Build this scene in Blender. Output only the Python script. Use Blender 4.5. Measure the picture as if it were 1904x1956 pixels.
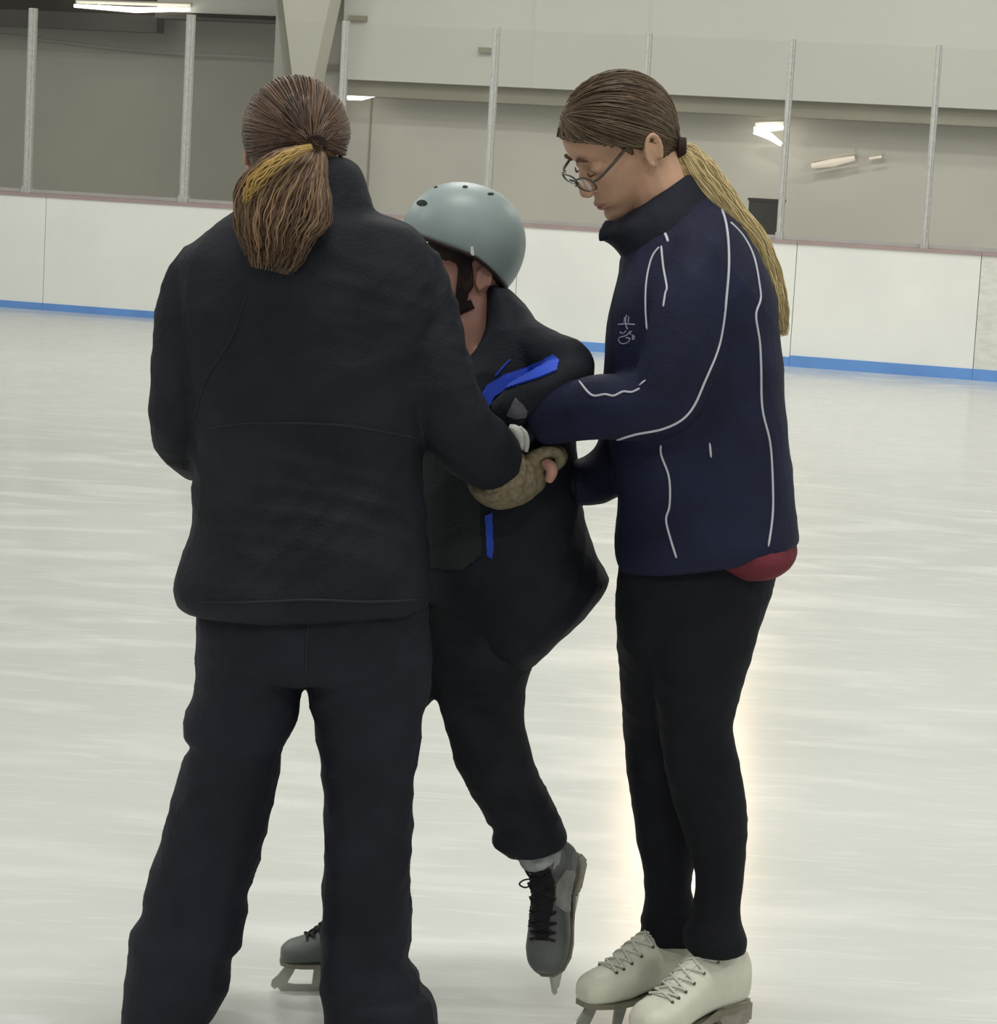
import bpy, bmesh, math, random
import numpy as np
from mathutils import Vector, Matrix
from mathutils.bvhtree import BVHTree
random.seed(7); np.random.seed(7)
for o in list(bpy.data.objects): bpy.data.objects.remove(o)
SC = bpy.context.scene; COL = SC.collection

# ------------------------------------------------------------------ camera
F = 5200.0; CAMH = 1.57
_p = math.atan((978-318)/F); _r = math.radians(3.2)
CP = Vector((0, 0, CAMH))
FW = Vector((0, math.cos(_p), -math.sin(_p)))
_u0 = Vector((0, math.sin(_p), math.cos(_p))); _r0 = Vector((1, 0, 0))
RT = _r0*math.cos(_r) + _u0*math.sin(_r)
UP = _u0*math.cos(_r) - _r0*math.sin(_r)
cd = bpy.data.cameras.new('camera'); cam = bpy.data.objects.new('camera', cd); COL.objects.link(cam)
cd.sensor_fit = 'HORIZONTAL'; cd.sensor_width = 36; cd.lens = F/1904*36; cd.clip_end = 200
m3 = Matrix((RT, UP, -FW)).transposed()
cam.matrix_world = Matrix.Translation(CP) @ m3.to_4x4()
SC.camera = cam

# ------------------------------------------------------------------ world, lights, exposure
SC.view_settings.view_transform = 'Standard'; SC.view_settings.look = 'None'
SC.view_settings.exposure = -0.17; SC.view_settings.gamma = 1.0; SC.view_settings.use_curve_mapping = False
w = bpy.data.worlds.new('arena_air'); SC.world = w; w.use_nodes = True
w.node_tree.nodes['Background'].inputs[0].default_value = (0.96, 0.97, 0.94, 1)
w.node_tree.nodes['Background'].inputs[1].default_value = 0.50

def ray(px, py):
    return FW + RT*((px-952)/F) + UP*((978-py)/F)
def W(px, py, Y):
    d = ray(px, py); return CP + d*(Y/d.y)
def ground(px, py, h=0.0):
    d = ray(px, py); return CP + d*((h-CAMH)/d.z)
def PX(n, Y): return n*Y/F

# ------------------------------------------------------------------ materials
def mat(name, col, rough=0.8, spec=0.3, var=0.0, vscale=30, bump=0.0, bscale=200, col2=None, stretch=None, metal=0.0, sheen=0.0):
    m = bpy.data.materials.new(name); m.use_nodes = True
    nt = m.node_tree; b = nt.nodes['Principled BSDF']
    b.inputs['Base Color'].default_value = (*col, 1); b.inputs['Roughness'].default_value = rough
    b.inputs['Specular IOR Level'].default_value = spec; b.inputs['Metallic'].default_value = metal
    if sheen: b.inputs['Sheen Weight'].default_value = sheen
    tc = nt.nodes.new('ShaderNodeTexCoord')
    src = tc.outputs['Object']
    if stretch:
        mp = nt.nodes.new('ShaderNodeMapping'); mp.inputs['Scale'].default_value = stretch
        nt.links.new(src, mp.inputs[0]); src = mp.outputs[0]
    if var > 0 or col2:
        n = nt.nodes.new('ShaderNodeTexNoise'); n.inputs['Scale'].default_value = vscale; n.inputs['Detail'].default_value = 4
        nt.links.new(src, n.inputs['Vector'])
        r = nt.nodes.new('ShaderNodeValToRGB')
        c2 = col2 or tuple(min(1, c*(1+var)) for c in col); c1 = col if col2 else tuple(c*(1-var) for c in col)
        r.color_ramp.elements[0].position = 0.35; r.color_ramp.elements[1].position = 0.65
        r.color_ramp.elements[0].color = (*c1, 1); r.color_ramp.elements[1].color = (*c2, 1)
        nt.links.new(n.outputs['Fac'], r.inputs[0]); nt.links.new(r.outputs[0], b.inputs['Base Color'])
    if bump > 0:
        n2 = nt.nodes.new('ShaderNodeTexNoise'); n2.inputs['Scale'].default_value = bscale; n2.inputs['Detail'].default_value = 3
        nt.links.new(src, n2.inputs['Vector'])
        bp = nt.nodes.new('ShaderNodeBump'); bp.inputs['Strength'].default_value = bump; bp.inputs['Distance'].default_value = 0.01
        nt.links.new(n2.outputs['Fac'], bp.inputs['Height']); nt.links.new(bp.outputs[0], b.inputs['Normal'])
    return m
def emit(name, col, s):
    m = bpy.data.materials.new(name); m.use_nodes = True; nt = m.node_tree
    b = nt.nodes['Principled BSDF']; b.inputs['Base Color'].default_value = (*col, 1)
    b.inputs['Emission Color'].default_value = (*col, 1); b.inputs['Emission Strength'].default_value = s
    return m
def hairmat(name, c1, c2, c3):
    m = bpy.data.materials.new(name); m.use_nodes = True; nt = m.node_tree; b = nt.nodes['Principled BSDF']
    g = nt.nodes.new('ShaderNodeNewGeometry'); r = nt.nodes.new('ShaderNodeValToRGB')
    r.color_ramp.elements[0].color = (*c1, 1); r.color_ramp.elements[1].color = (*c3, 1)
    e = r.color_ramp.elements.new(0.6); e.color = (*c2, 1)
    nt.links.new(g.outputs['Random Per Island'], r.inputs[0]); nt.links.new(r.outputs[0], b.inputs['Base Color'])
    b.inputs['Roughness'].default_value = 0.45; b.inputs['Specular IOR Level'].default_value = 0.35
    return m

M = {}
def ice_material():
    m = bpy.data.materials.new('ice'); m.use_nodes = True; nt = m.node_tree; b = nt.nodes['Principled BSDF']; L = nt.links.new
    tc = nt.nodes.new('ShaderNodeTexCoord')
    def noise(scale, st, rot=0.0, detail=5):
        mp = nt.nodes.new('ShaderNodeMapping'); mp.inputs['Scale'].default_value = st; mp.inputs['Rotation'].default_value = (0, 0, rot)
        L(tc.outputs['Object'], mp.inputs[0])
        n = nt.nodes.new('ShaderNodeTexNoise'); n.inputs['Scale'].default_value = scale; n.inputs['Detail'].default_value = detail
        n.inputs['Distortion'].default_value = 0.6
        L(mp.outputs[0], n.inputs['Vector']); return n.outputs['Fac']
    def ramp(src, a, c):
        r = nt.nodes.new('ShaderNodeMapRange'); r.inputs['From Min'].default_value = a; r.inputs['From Max'].default_value = c
        L(src, r.inputs['Value']); return r.outputs[0]
    def mixc(f, c1, c2):
        x = nt.nodes.new('ShaderNodeMix'); x.data_type = 'RGBA'
        L(f, x.inputs['Factor'])
        for i, c in ((6, c1), (7, c2)):
            if isinstance(c, tuple): x.inputs[i].default_value = (*c, 1)
            else: L(c, x.inputs[i])
        return x.outputs[2]
    big = ramp(noise(0.6, (1, 1, 1), 0.3), 0.35, 0.65)
    base = mixc(big, (0.585, 0.60, 0.575), (0.63, 0.645, 0.62))
    st1 = ramp(noise(1.6, (1.0, 2.2, 1), 0.35), 0.48, 0.78)      # scraped snowy wisps
    base = mixc(st1, base, (0.68, 0.69, 0.675))
    st2 = ramp(noise(4.0, (0.9, 5, 1), -0.25, 8), 0.56, 0.80)
    base = mixc(st2, base, (0.72, 0.735, 0.72))
    scr = ramp(noise(9.0, (0.35, 10, 1), 0.6, 6), 0.63, 0.70)    # blade scratches
    base = mixc(scr, base, (0.70, 0.715, 0.70))
    L(base, b.inputs['Base Color'])
    rr = nt.nodes.new('ShaderNodeMapRange'); rr.inputs['To Min'].default_value = 0.18; rr.inputs['To Max'].default_value = 0.32
    L(st1, rr.inputs['Value']); L(rr.outputs[0], b.inputs['Roughness'])
    b.inputs['Specular IOR Level'].default_value = 0.40
    bp = nt.nodes.new('ShaderNodeBump'); bp.inputs['Strength'].default_value = 0.10; bp.inputs['Distance'].default_value = 0.004
    L(noise(12, (0.6, 3, 1), 0.4, 6), bp.inputs['Height']); L(bp.outputs[0], b.inputs['Normal'])
    return m
M['ice'] = ice_material()
M['board'] = mat('board_white', (0.90, 0.91, 0.86), 0.45, 0.3, 0.03, 1.5)
M['board_old'] = mat('board_scuffed', (0.72, 0.72, 0.66), 0.6, 0.3, col2=(0.82, 0.82, 0.76), vscale=9, stretch=(1, 1, 3))
M['kick'] = mat('kick_blue', (0.15, 0.33, 0.72), 0.5, 0.3, 0.06, 3)
M['rail'] = mat('rail_mauve', (0.42, 0.32, 0.31), 0.5, 0.3, 0.05, 4)
M['sill'] = mat('sill_grey', (0.48, 0.47, 0.45), 0.5, 0.3, 0.05, 4)
M['alu'] = mat('post_aluminium', (0.55, 0.55, 0.53), 0.45, 0.4, 0.10, 40, 0.1, 60)
M['wall_low'] = mat('wall_grey', (0.76, 0.735, 0.67), 0.7, 0.3, 0.05, 0.6)
M['wall_left'] = mat('wall_olive_shade', (0.56, 0.545, 0.47), 0.7, 0.3, 0.06, 0.5)  # recess shade put into a darker olive grey
M['wall_up'] = mat('wall_white', (0.80, 0.80, 0.745), 0.75, 0.2, 0.02, 0.8)
M['beam'] = mat('beige_and_soffit_shade', (0.42, 0.395, 0.32), 0.7, 0.2, 0.06, 2)
M['dark_band'] = mat('band_dark', (0.085, 0.078, 0.065), 0.8, 0.2, 0.15, 1.2)
M['column'] = mat('column_cream', (0.72, 0.70, 0.61), 0.6, 0.3, 0.03, 1)
M['roof'] = mat('roof_insulation', (0.60, 0.60, 0.56), 0.8, 0.2, 0.03, 1)
M['brownbox'] = mat('box_brown', (0.035, 0.032, 0.025), 0.6, 0.3, 0.2, 6)
M['tube'] = emit('lamp_tube', (1.0, 0.98, 0.88), 4.0)
M['reflection_dim'] = emit('lamp_reflection_low', (1.0, 0.88, 0.74), 0.30)
M['warm'] = emit('flood_lens', (1.0, 0.72, 0.44), 48.0)
M['steel'] = mat('steel_plate', (0.42, 0.42, 0.40), 0.4, 0.5, 0.08, 5, metal=0.4)
g = bpy.data.materials.new('acrylic'); g.use_nodes = True
nt = g.node_tree; nt.nodes.clear(); out = nt.nodes.new('ShaderNodeOutputMaterial'); mx = nt.nodes.new('ShaderNodeMixShader')
tr = nt.nodes.new('ShaderNodeBsdfTransparent'); tr.inputs[0].default_value = (0.985, 0.985, 0.975, 1)
gl = nt.nodes.new('ShaderNodeBsdfGlossy'); gl.inputs['Roughness'].default_value = 0.03
mx.inputs[0].default_value = 0.04
nt.links.new(tr.outputs[0], mx.inputs[1]); nt.links.new(gl.outputs[0], mx.inputs[2]); nt.links.new(mx.outputs[0], out.inputs[0])
M['glass'] = g

M['black_jacket'] = mat('padded_black', (0.00900, 0.01064, 0.01591), 0.75, 0.22, 0.25, 9, 0.25, 160)
M['snow_pants'] = mat('snow_pants', (0.00925, 0.01170, 0.01892), 0.75, 0.22, 0.22, 8, 0.25, 160)
M['navy'] = mat('navy_jacket', (0.00788, 0.01026, 0.03200), 0.7, 0.22, 0.22, 10, 0.2, 220)
M['navy_dark'] = mat('navy_collar', (0.00788, 0.00936, 0.01700), 0.75, 0.22, 0.2, 14, 0.2, 220)
M['leggings'] = mat('black_leggings', (0.00723, 0.00807, 0.01150), 0.8, 0.18, 0.2, 12, 0.15, 260)
M['kid_jacket'] = mat('child_jacket', (0.00960, 0.01160, 0.01785), 0.75, 0.2, 0.25, 9, 0.2, 180)
M['kid_vest'] = mat('child_grey_front', (0.02040, 0.02380, 0.02520), 0.85, 0.2, 0.2, 9, 0.2, 180)
M['kid_pants'] = mat('child_pants', (0.01403, 0.01572, 0.01978), 0.85, 0.18, 0.25, 11, 0.25, 160)
M['blue'] = mat('royal_blue_trim', (0.016, 0.058, 0.46), 0.55, 0.3, 0.25, 14)
M['pipe'] = mat('white_piping', (0.50, 0.51, 0.57), 0.6, 0.3, 0.05, 20)
M['seam'] = mat('seam_grey', (0.017, 0.019, 0.023), 0.8, 0.2, 0.1, 20)
M['logo'] = mat('stitched_logo', (0.30, 0.32, 0.40), 0.7, 0.2, 0.2, 60)
M['greylogo'] = mat('grey_print', (0.10, 0.10, 0.12), 0.8, 0.2, 0.35, 60)
M['red'] = mat('red_shirt', (0.115, 0.020, 0.028), 0.8, 0.2, 0.15, 12, 0.2, 120)
M['skin'] = mat('skin', (0.50, 0.30, 0.20), 0.55, 0.3, 0.06, 18)
M['skin_pink'] = mat('skin_flushed', (0.44, 0.235, 0.185), 0.55, 0.3, 0.08, 18)
M['lip'] = mat('lips', (0.36, 0.17, 0.14), 0.5, 0.3, 0.05, 20)
M['brow'] = mat('brow_hair', (0.10, 0.055, 0.035), 0.8, 0.2, 0.2, 50)
M['knit'] = mat('tan_knit', (0.20, 0.165, 0.11), 0.95, 0.1, 0.25, 90, 0.6, 260)
M['whiteknit'] = mat('white_knit', (0.46, 0.46, 0.44), 0.9, 0.1, 0.1, 60, 0.3, 260)
M['hair_brown'] = hairmat('brown_hair', (0.050, 0.027, 0.017), (0.095, 0.053, 0.032), (0.16, 0.095, 0.055))
M['hair_dark'] = hairmat('shaded_brown_hair', (0.030, 0.018, 0.012), (0.055, 0.032, 0.020), (0.09, 0.05, 0.03))
M['hair_gold'] = hairmat('golden_streak', (0.26, 0.16, 0.045), (0.38, 0.24, 0.07), (0.46, 0.31, 0.10))
M['hair_girl'] = hairmat('light_brown_hair', (0.052, 0.033, 0.019), (0.095, 0.062, 0.035), (0.165, 0.115, 0.065))
M['hair_blonde'] = hairmat('blonde_hair', (0.27, 0.185, 0.08), (0.58, 0.46, 0.22), (0.80, 0.69, 0.42))
M['hair_tail'] = hairmat('ponytail_brown', (0.065, 0.036, 0.021), (0.13, 0.077, 0.043), (0.26, 0.165, 0.085))
M['cap_brown'] = mat('scalp_brown', (0.085, 0.05, 0.03), 0.7, 0.2, 0.3, 40)
M['cap_dark'] = mat('scalp_dark', (0.036, 0.022, 0.016), 0.7, 0.2, 0.3, 40)
M['cap_girl'] = mat('scalp_light', (0.10, 0.066, 0.037), 0.7, 0.2, 0.3, 40)
M['tie'] = mat('hair_tie', (0.03, 0.018, 0.015), 0.8, 0.2, 0.1, 40)
M['helmet'] = mat('helmet_grey', (0.255, 0.315, 0.315), 0.42, 0.4, 0.03, 8)
M['hole'] = mat('vent_dark', (0.012, 0.022, 0.018), 0.7, 0.2, 0.1, 30)
M['liner'] = mat('helmet_liner', (0.03, 0.022, 0.020), 0.9, 0.1, 0.2, 30)
M['strap'] = mat('strap_web', (0.022, 0.014, 0.014), 0.8, 0.2, 0.2, 60)
M['rivet'] = mat('rivet_white', (0.8, 0.82, 0.82), 0.3, 0.5, 0.02, 10)
M['frame'] = mat('glasses_frame', (0.05, 0.04, 0.03), 0.3, 0.5, 0.3, 60)
ln = g.copy(); ln.name = 'lens'; M['lens'] = ln
ln.node_tree.nodes['Mix Shader'].inputs[0].default_value = 0.16
M['boot_white'] = mat('white_leather', (0.60, 0.60, 0.50), 0.45, 0.35, 0.06, 14, 0.1, 60)
M['boot_grey'] = mat('grey_rental_boot', (0.075, 0.083, 0.080), 0.5, 0.35, col2=(0.11, 0.12, 0.115), vscale=10, bump=0.2, bscale=60)
M['boot_patch'] = mat('worn_grey_vinyl', (0.26, 0.26, 0.245), 0.6, 0.3, 0.2, 30, 0.2, 60)
M['boot_black'] = mat('black_tongue', (0.016, 0.016, 0.019), 0.8, 0.2, 0.2, 30, 0.2, 80)
M['sole'] = mat('sole_brown', (0.20, 0.185, 0.14), 0.6, 0.3, 0.1, 20)
M['heel'] = mat('heel_taupe', (0.27, 0.245, 0.20), 0.6, 0.3, 0.12, 50)
M['blade'] = mat('blade_steel', (0.42, 0.42, 0.37), 0.35, 0.5, 0.1, 20, metal=0.6)
M['eyelet'] = mat('eyelet_dark', (0.06, 0.055, 0.04), 0.4, 0.5, 0.1, 30)
M['lace_white'] = mat('lace_cream', (0.56, 0.57, 0.50), 0.8, 0.2, 0.06, 60)
M['lace_black'] = mat('lace_black', (0.015, 0.015, 0.017), 0.8, 0.2, 0.1, 60)
M['sock'] = mat('sock_grey', (0.36, 0.37, 0.38), 0.9, 0.1, 0.2, 60, 0.3, 160)

# ------------------------------------------------------------------ object helpers
def obj(name, me, material, parent=None):
    if isinstance(me, bmesh.types.BMesh):
        bm = me; me = bpy.data.meshes.new(name); bmesh.ops.recalc_face_normals(bm, faces=bm.faces); bm.to_mesh(me); bm.free()
    o = bpy.data.objects.new(name, me); COL.objects.link(o)
    if material is not None: me.materials.clear(); me.materials.append(M[material] if isinstance(material, str) else material)
    if parent is not None:
        o.parent = parent
        loc = parent.get('_base'); 
        base = Vector(loc) if loc is not None else Vector((0, 0, 0))
        o.matrix_parent_inverse = Matrix.Translation(-base)
        o['_base'] = (0.0, 0.0, 0.0) if loc is None else (0.0, 0.0, 0.0)
    return o
def smooth(o):
    o.data.polygons.foreach_set('use_smooth', [True]*len(o.data.polygons)); return o
def thing(name, label, cat, loc=(0, 0, 0), group=None):
    o = bpy.data.objects.new(name, None); COL.objects.link(o); o.location = loc; o.empty_display_size = 0.1
    o['label'] = label; o['category'] = cat; o['_base'] = tuple(loc)
    if group: o['group'] = group
    return o
def tag(o, label, cat, group=None):
    o['label'] = label; o['category'] = cat
    if group: o['group'] = group
    return o
def struct(o, label=None):
    o['kind'] = 'structure'
    if label: o['label'] = label
    return o

def ring_mesh(bm, rings, cap=True):
    vs = [[bm.verts.new(p) for p in r] for r in rings]
    n = len(vs[0])
    for i in range(len(vs)-1):
        for k in range(n):
            bm.faces.new((vs[i][k], vs[i][(k+1) % n], vs[i+1][(k+1) % n], vs[i+1][k]))
    if cap: bm.faces.new(vs[0][::-1]); bm.faces.new(vs[-1])
def catmull(P, sub):
    P = [np.array(p, float) for p in P]
    if sub <= 1 or len(P) < 3: return P
    out = []
    for i in range(len(P)-1):
        p0 = P[max(i-1, 0)]; p1 = P[i]; p2 = P[i+1]; p3 = P[min(i+2, len(P)-1)]
        for s in range(sub):
            t = s/sub
            out.append(0.5*((2*p1)+(-p0+p2)*t+(2*p0-5*p1+4*p2-p3)*t*t+(-p0+3*p1-3*p2+p3)*t**3))
    out.append(P[-1]); return out
def loft(bm, secs, n=28, e=2.3, sub=3):
    """secs: (xl,yl,xr,yr,Y,half depth) traced outline points at real distance Y"""
    rings = []
    for s in catmull(secs, sub):
        xl, yl, xr, yr, Y, dh = s
        a = W(xl, yl, Y); b = W(xr, yr, Y); c = (a+b)/2; h = (b-a)/2
        r = []
        for k in range(n):
            t = 2*math.pi*k/n; ct, st = math.cos(t), math.sin(t)
            r.append(c + h*(math.copysign(abs(ct)**(2/e), ct)) + Vector((0, dh*math.copysign(abs(st)**(2/e), st), 0)))
        rings.append(r)
    ring_mesh(bm, rings)
def tubew(bm, pts, radii, n=12, cap=True, flat=None, sub=1):
    """world-space tapered tube; flat = (normal, ratio) squashes it along normal"""
    if sub > 1:
        q = catmull([(*p, r) for p, r in zip(pts, radii)], sub)
        pts = [Vector(x[:3]) for x in q]; radii = [max(x[3], 1e-4) for x in q]
    pts = [Vector(p) for p in pts]; rings = []; prev = None
    for i, p in enumerate(pts):
        t = (pts[min(i+1, len(pts)-1)] - pts[max(i-1, 0)])
        if t.length < 1e-9: t = Vector((0, 0, 1))
        t.normalize()
        if flat is not None:
            n2 = Vector(flat[0]); n2 = (n2 - t*n2.dot(t))
            if n2.length < 1e-6: n2 = t.orthogonal()
            n2.normalize(); n1 = n2.cross(t)
        else:
            if prev is None: n1 = t.orthogonal().normalized()
            else:
                n1 = prev - t*prev.dot(t)
                n1 = n1.normalized() if n1.length > 1e-6 else t.orthogonal().normalized()
            n2 = t.cross(n1)
        prev = n1; r = radii[i]; q = flat[1] if flat is not None else 1.0
        rings.append([p + n1*(r*math.cos(2*math.pi*k/n)) + n2*(r*q*math.sin(2*math.pi*k/n)) for k in range(n)])
    ring_mesh(bm, rings, cap)
def tube(bm, pts, n=16, sub=3):
    """pts: (px,py,Y,radius px)"""
    q = catmull(pts, sub)
    tubew(bm, [W(a, b, Y) for a, b, Y, r in q], [PX(r, Y) for a, b, Y, r in q], n)
def ball(bm, c, r, rot=None, seg=20, rg=14):
    mtx = Matrix.Translation(Vector(c)) @ (rot.to_4x4() if rot is not None else Matrix.Identity(4)) @ Matrix.Diagonal((*(r if hasattr(r, '__len__') else (r, r, r)), 1))
    bmesh.ops.create_uvsphere(bm, u_segments=seg, v_segments=rg, radius=1, matrix=mtx)
def boxm(bm, c, s, mtx=None):
    mm = Matrix.Translation(Vector(c)) @ Matrix.Diagonal((*s, 1))
    if mtx is not None: mm = mtx @ mm
    bmesh.ops.create_cube(bm, size=1, matrix=mm)
def prism(bm, outline, axis_vec, mtx=None):
    """extrude a closed 3D outline along axis_vec"""
    a = [Vector(p) for p in outline]; av = Vector(axis_vec)
    if mtx is not None: a = [mtx @ p for p in a]; av = mtx.to_3x3() @ av
    v0 = [bm.verts.new(p-av/2) for p in a]; v1 = [bm.verts.new(p+av/2) for p in a]; n = len(a)
    bm.faces.new(v0[::-1]); bm.faces.new(v1)
    for k in range(n): bm.faces.new((v0[k], v0[(k+1) % n], v1[(k+1) % n], v1[k]))
def union(name, bm, voxel, iters, material, parent=None, fold=None, seed=1):
    me = bpy.data.meshes.new(name+'_src'); bmesh.ops.recalc_face_normals(bm, faces=bm.faces); bm.to_mesh(me); bm.free()
    t = bpy.data.objects.new('tmp', me); COL.objects.link(t)
    r = t.modifiers.new('r', 'REMESH'); r.mode = 'VOXEL'; r.voxel_size = voxel; r.adaptivity = 0
    if iters: s = t.modifiers.new('s', 'SMOOTH'); s.factor = 0.5; s.iterations = iters
    dg = bpy.context.evaluated_depsgraph_get(); dg.update()
    nm = bpy.data.meshes.new_from_object(t.evaluated_get(dg)); nm.name = name
    bpy.data.objects.remove(t); bpy.data.meshes.remove(me)
    if fold:
        N = len(nm.vertices); co = np.empty(N*3, np.float32); nm.vertices.foreach_get('co', co); co = co.reshape(-1, 3)
        no = np.empty(N*3, np.float32); nm.vertex_normals.foreach_get('vector', no); no = no.reshape(-1, 3)
        rs = np.random.RandomState(seed); d = np.zeros(N)
        amp, freq, vert = fold
        for k in range(7):
            f = freq*(0.6+rs.rand()*1.3); th = rs.randn(3); th[2] = th[2]*vert; th /= np.linalg.norm(th)
            m = rs.randn(3); m /= np.linalg.norm(m)
            ph = co@(th*f) + 1.8*np.sin(co@(m*f*0.45)+rs.rand()*6) + rs.rand()*6
            env = 0.5+0.5*np.sin(co@(rs.randn(3)*freq*0.25)+rs.rand()*6)
            d += (1-np.abs(np.sin(ph))**0.7*1.4)*env
        co += no*(amp*(d/3)[:, None])
        nm.vertices.foreach_set('co', co.ravel()); nm.update()
    o = obj(name, nm, material, parent); return smooth(o)
def bvh_of(objs):
    dg = bpy.context.evaluated_depsgraph_get(); dg.update(); out = []
    V = []; P = []
    for o in objs:
        k = len(V); mw = Matrix.Identity(4)
        V += [v.co.copy() for v in o.data.vertices]; P += [[i+k for i in p.vertices] for p in o.data.polygons]
    return BVHTree.FromPolygons(V, P)
def drape(bm, bvh, pts, width, lift=0.6, n=6, step=6, r_end=0.6):
    """cord sewn on a garment: run a path over the cloth surface"""
    hits = []
    dense = []
    for (a, b), (c, d) in zip(pts[:-1], pts[1:]):
        k = max(1, int(math.hypot(c-a, d-b)/step))
        dense += [(a+(c-a)*i/k, b+(d-b)*i/k) for i in range(k)]
    dense.append(pts[-1])
    if len(pts) > 2:
        c = catmull(pts, 6); dense = [tuple(p) for p in c]
    for p in dense:
        d = ray(*p); loc, nor, idx, dist = bvh.ray_cast(CP, d.normalized())
        if loc is not None:
            r = PX(width/2, loc.y)
            if nor.dot(d) > 0: nor = -nor
            hits.append(loc + nor*r*lift)
    if len(hits) < 2: return
    # drop jumps
    segs = [[hits[0]]]
    for h in hits[1:]:
        if (h-segs[-1][-1]).length > 0.08: segs.append([h])
        else: segs[-1].append(h)
    for s in segs:
        if len(s) < 2: continue
        s2 = s[:1] + [(s[i-1]+s[i]*2+s[i+1])/4 for i in range(1, len(s)-1)] + s[-1:]
        r = PX(width/2, s2[0].y)
        tubew(bm, s2, [r*r_end]+[r]*(len(s2)-2)+[r*r_end], n)
def patch(bm, bvh, poly, thick=0.002, grid=14):
    """cloth patch laid on a garment: outline filled with a fine grid that follows the surface"""
    xs = [p[0] for p in poly]; ys = [p[1] for p in poly]
    def inside(x, y):
        c = False; n = len(poly)
        for i in range(n):
            (x1, y1), (x2, y2) = poly[i], poly[(i+1) % n]
            if (y1 > y) != (y2 > y) and x < (x2-x1)*(y-y1)/(y2-y1)+x1: c = not c
        return c
    x0, x1, y0, y1 = min(xs), max(xs), min(ys), max(ys); st = max(1.3, max(x1-x0, y1-y0)/90)
    nx = int((x1-x0)/st)+2; ny = int((y1-y0)/st)+2; V = {}
    for i in range(nx+1):
        for j in range(ny+1):
            d = ray(x0+i*st, y0+j*st); loc, nor, idx, dist = bvh.ray_cast(CP, d.normalized())
            if loc is not None:
                if nor.dot(d) > 0: nor = -nor
                V[i, j] = (bm.verts.new(loc+nor*thick), bm.verts.new(loc-nor*0.003))
    fs = set((i, j) for i in range(nx) for j in range(ny) if inside(x0+(i+.5)*st, y0+(j+.5)*st) and all((i+a, j+b) in V for a in (0, 1) for b in (0, 1)))
    fs = set(f for f in fs if max((V[f[0]+a, f[1]+b][0].co-V[f[0], f[1]][0].co).length for a in (0, 1) for b in (0, 1)) < 0.06)
    for (i, j) in fs:
        q = [(i, j), (i+1, j), (i+1, j+1), (i, j+1)]
        bm.faces.new([V[k][0] for k in q]); bm.faces.new([V[k][1] for k in q][::-1])
        for a, b, nb in ((0, 1, (i, j-1)), (1, 2, (i+1, j)), (2, 3, (i, j+1)), (3, 0, (i-1, j))):
            if nb not in fs: bm.faces.new((V[q[a]][0], V[q[a]][1], V[q[b]][1], V[q[b]][0]))
    for v in [v for v in bm.verts if not v.link_faces]: bm.verts.remove(v)

# ================================================================== THE SETTING
bm = bmesh.new(); boxm(bm, (0, 12, -0.05), (70, 60, 0.1))
struct(obj('floor', bm, 'ice'), 'white scratched rink ice with faint wisps of scraped snow')

# line of the boards: right end nearer
SL = 0.30; TH = math.atan(SL)
BO = Vector((0, 24.15, 0)); BU = Vector((math.cos(TH), -math.sin(TH), 0)); BN = Vector((math.sin(TH), math.cos(TH), 0))   # along, away
BM = Matrix((BU, BN, Vector((0, 0, 1)))).transposed().to_4x4(); BM.translation = BO
def bt(px, off=0.0, py=400):
    """position along the boards (metres) that falls under a photo column"""
    d = ray(px, py); q = BO + BN*off
    s = (q-CP).dot(BN)/d.dot(BN); return (CP+d*s-q).dot(BU)
def bz(px, py, off=0.0):
    d = ray(px, py); q = BO+BN*off; s = (q-CP).dot(BN)/d.dot(BN); return (CP+d*s).z
BH = 1.07
boards = thing('rink_boards', 'long white rink boards with blue kick strip and mauve cap rail', 'boards', tuple(BM @ Vector((0, 0, 0))))
seams = [-9.6, bt(85, 0, 480), bt(85, 0, 480)+2.44, bt(85, 0, 480)+4.6, bt(1517, 0, 550), bt(1866, 0, 600), 6.6, 9.0, 11.5, 14.0]
seams = [bt(85, 0, 480)-2.44*k for k in range(5, 0, -1)]+seams[1:]
for i in range(len(seams)-1):
    a, b = seams[i]+0.003, seams[i+1]-0.003
    kh = 0.065 if b < -1 else (0.08 if b < 2.6 else 0.095)
    bm = bmesh.new(); boxm(bm, ((a+b)/2, 0.05, (BH-0.02+kh)/2), (b-a, 0.10, BH-0.02-kh), BM)
    p = obj('board_panel', bm, 'board_old' if abs(seams[i]-bt(1866, 0, 600)) < 0.01 else 'board', boards)
    if abs(seams[i]-bt(1866, 0, 600)) < 0.01: p['label'] = 'greyer scuffed board panel'
    bm = bmesh.new(); boxm(bm, ((a+b)/2, 0.045, kh/2), (b-a+0.004, 0.11, kh), BM); obj('kick_plate', bm, 'kick', boards)
    bm = bmesh.new(); boxm(bm, ((a+b)/2, 0.06, BH-0.005), (b-a+0.004, 0.15, 0.03), BM); obj('cap_rail', bm, 'rail', boards)
    for k in range(2):
        bm = bmesh.new(); boxm(bm, (a+0.3+k*(b-a-0.6), 0.2, (BH-0.02)/2), (0.08, 0.2, BH-0.02), BM); obj('support_post', bm, 'sill', boards)
glassT = thing('glass_barrier', 'clear acrylic rink glass held by slim aluminium posts above the boards', 'glass barrier', tuple(BM @ Vector((0, 0.06, BH))))
posts = [bt(-240, 0.07), bt(57, 0.07, 180), bt(357, 0.07, 200), bt(656, 0.07, 130), bt(940, 0.07, 200), bt(1236, 0.07, 120), bt(1501, 0.07, 260), bt(1774, 0.07, 350), bt(2045, 0.07, 300)]
posts = [posts[0]-1.36*k for k in range(6, 0, -1)]+posts+[posts[-1]+1.22*k for k in range(1, 6)]
GT = BH+1.70
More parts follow.
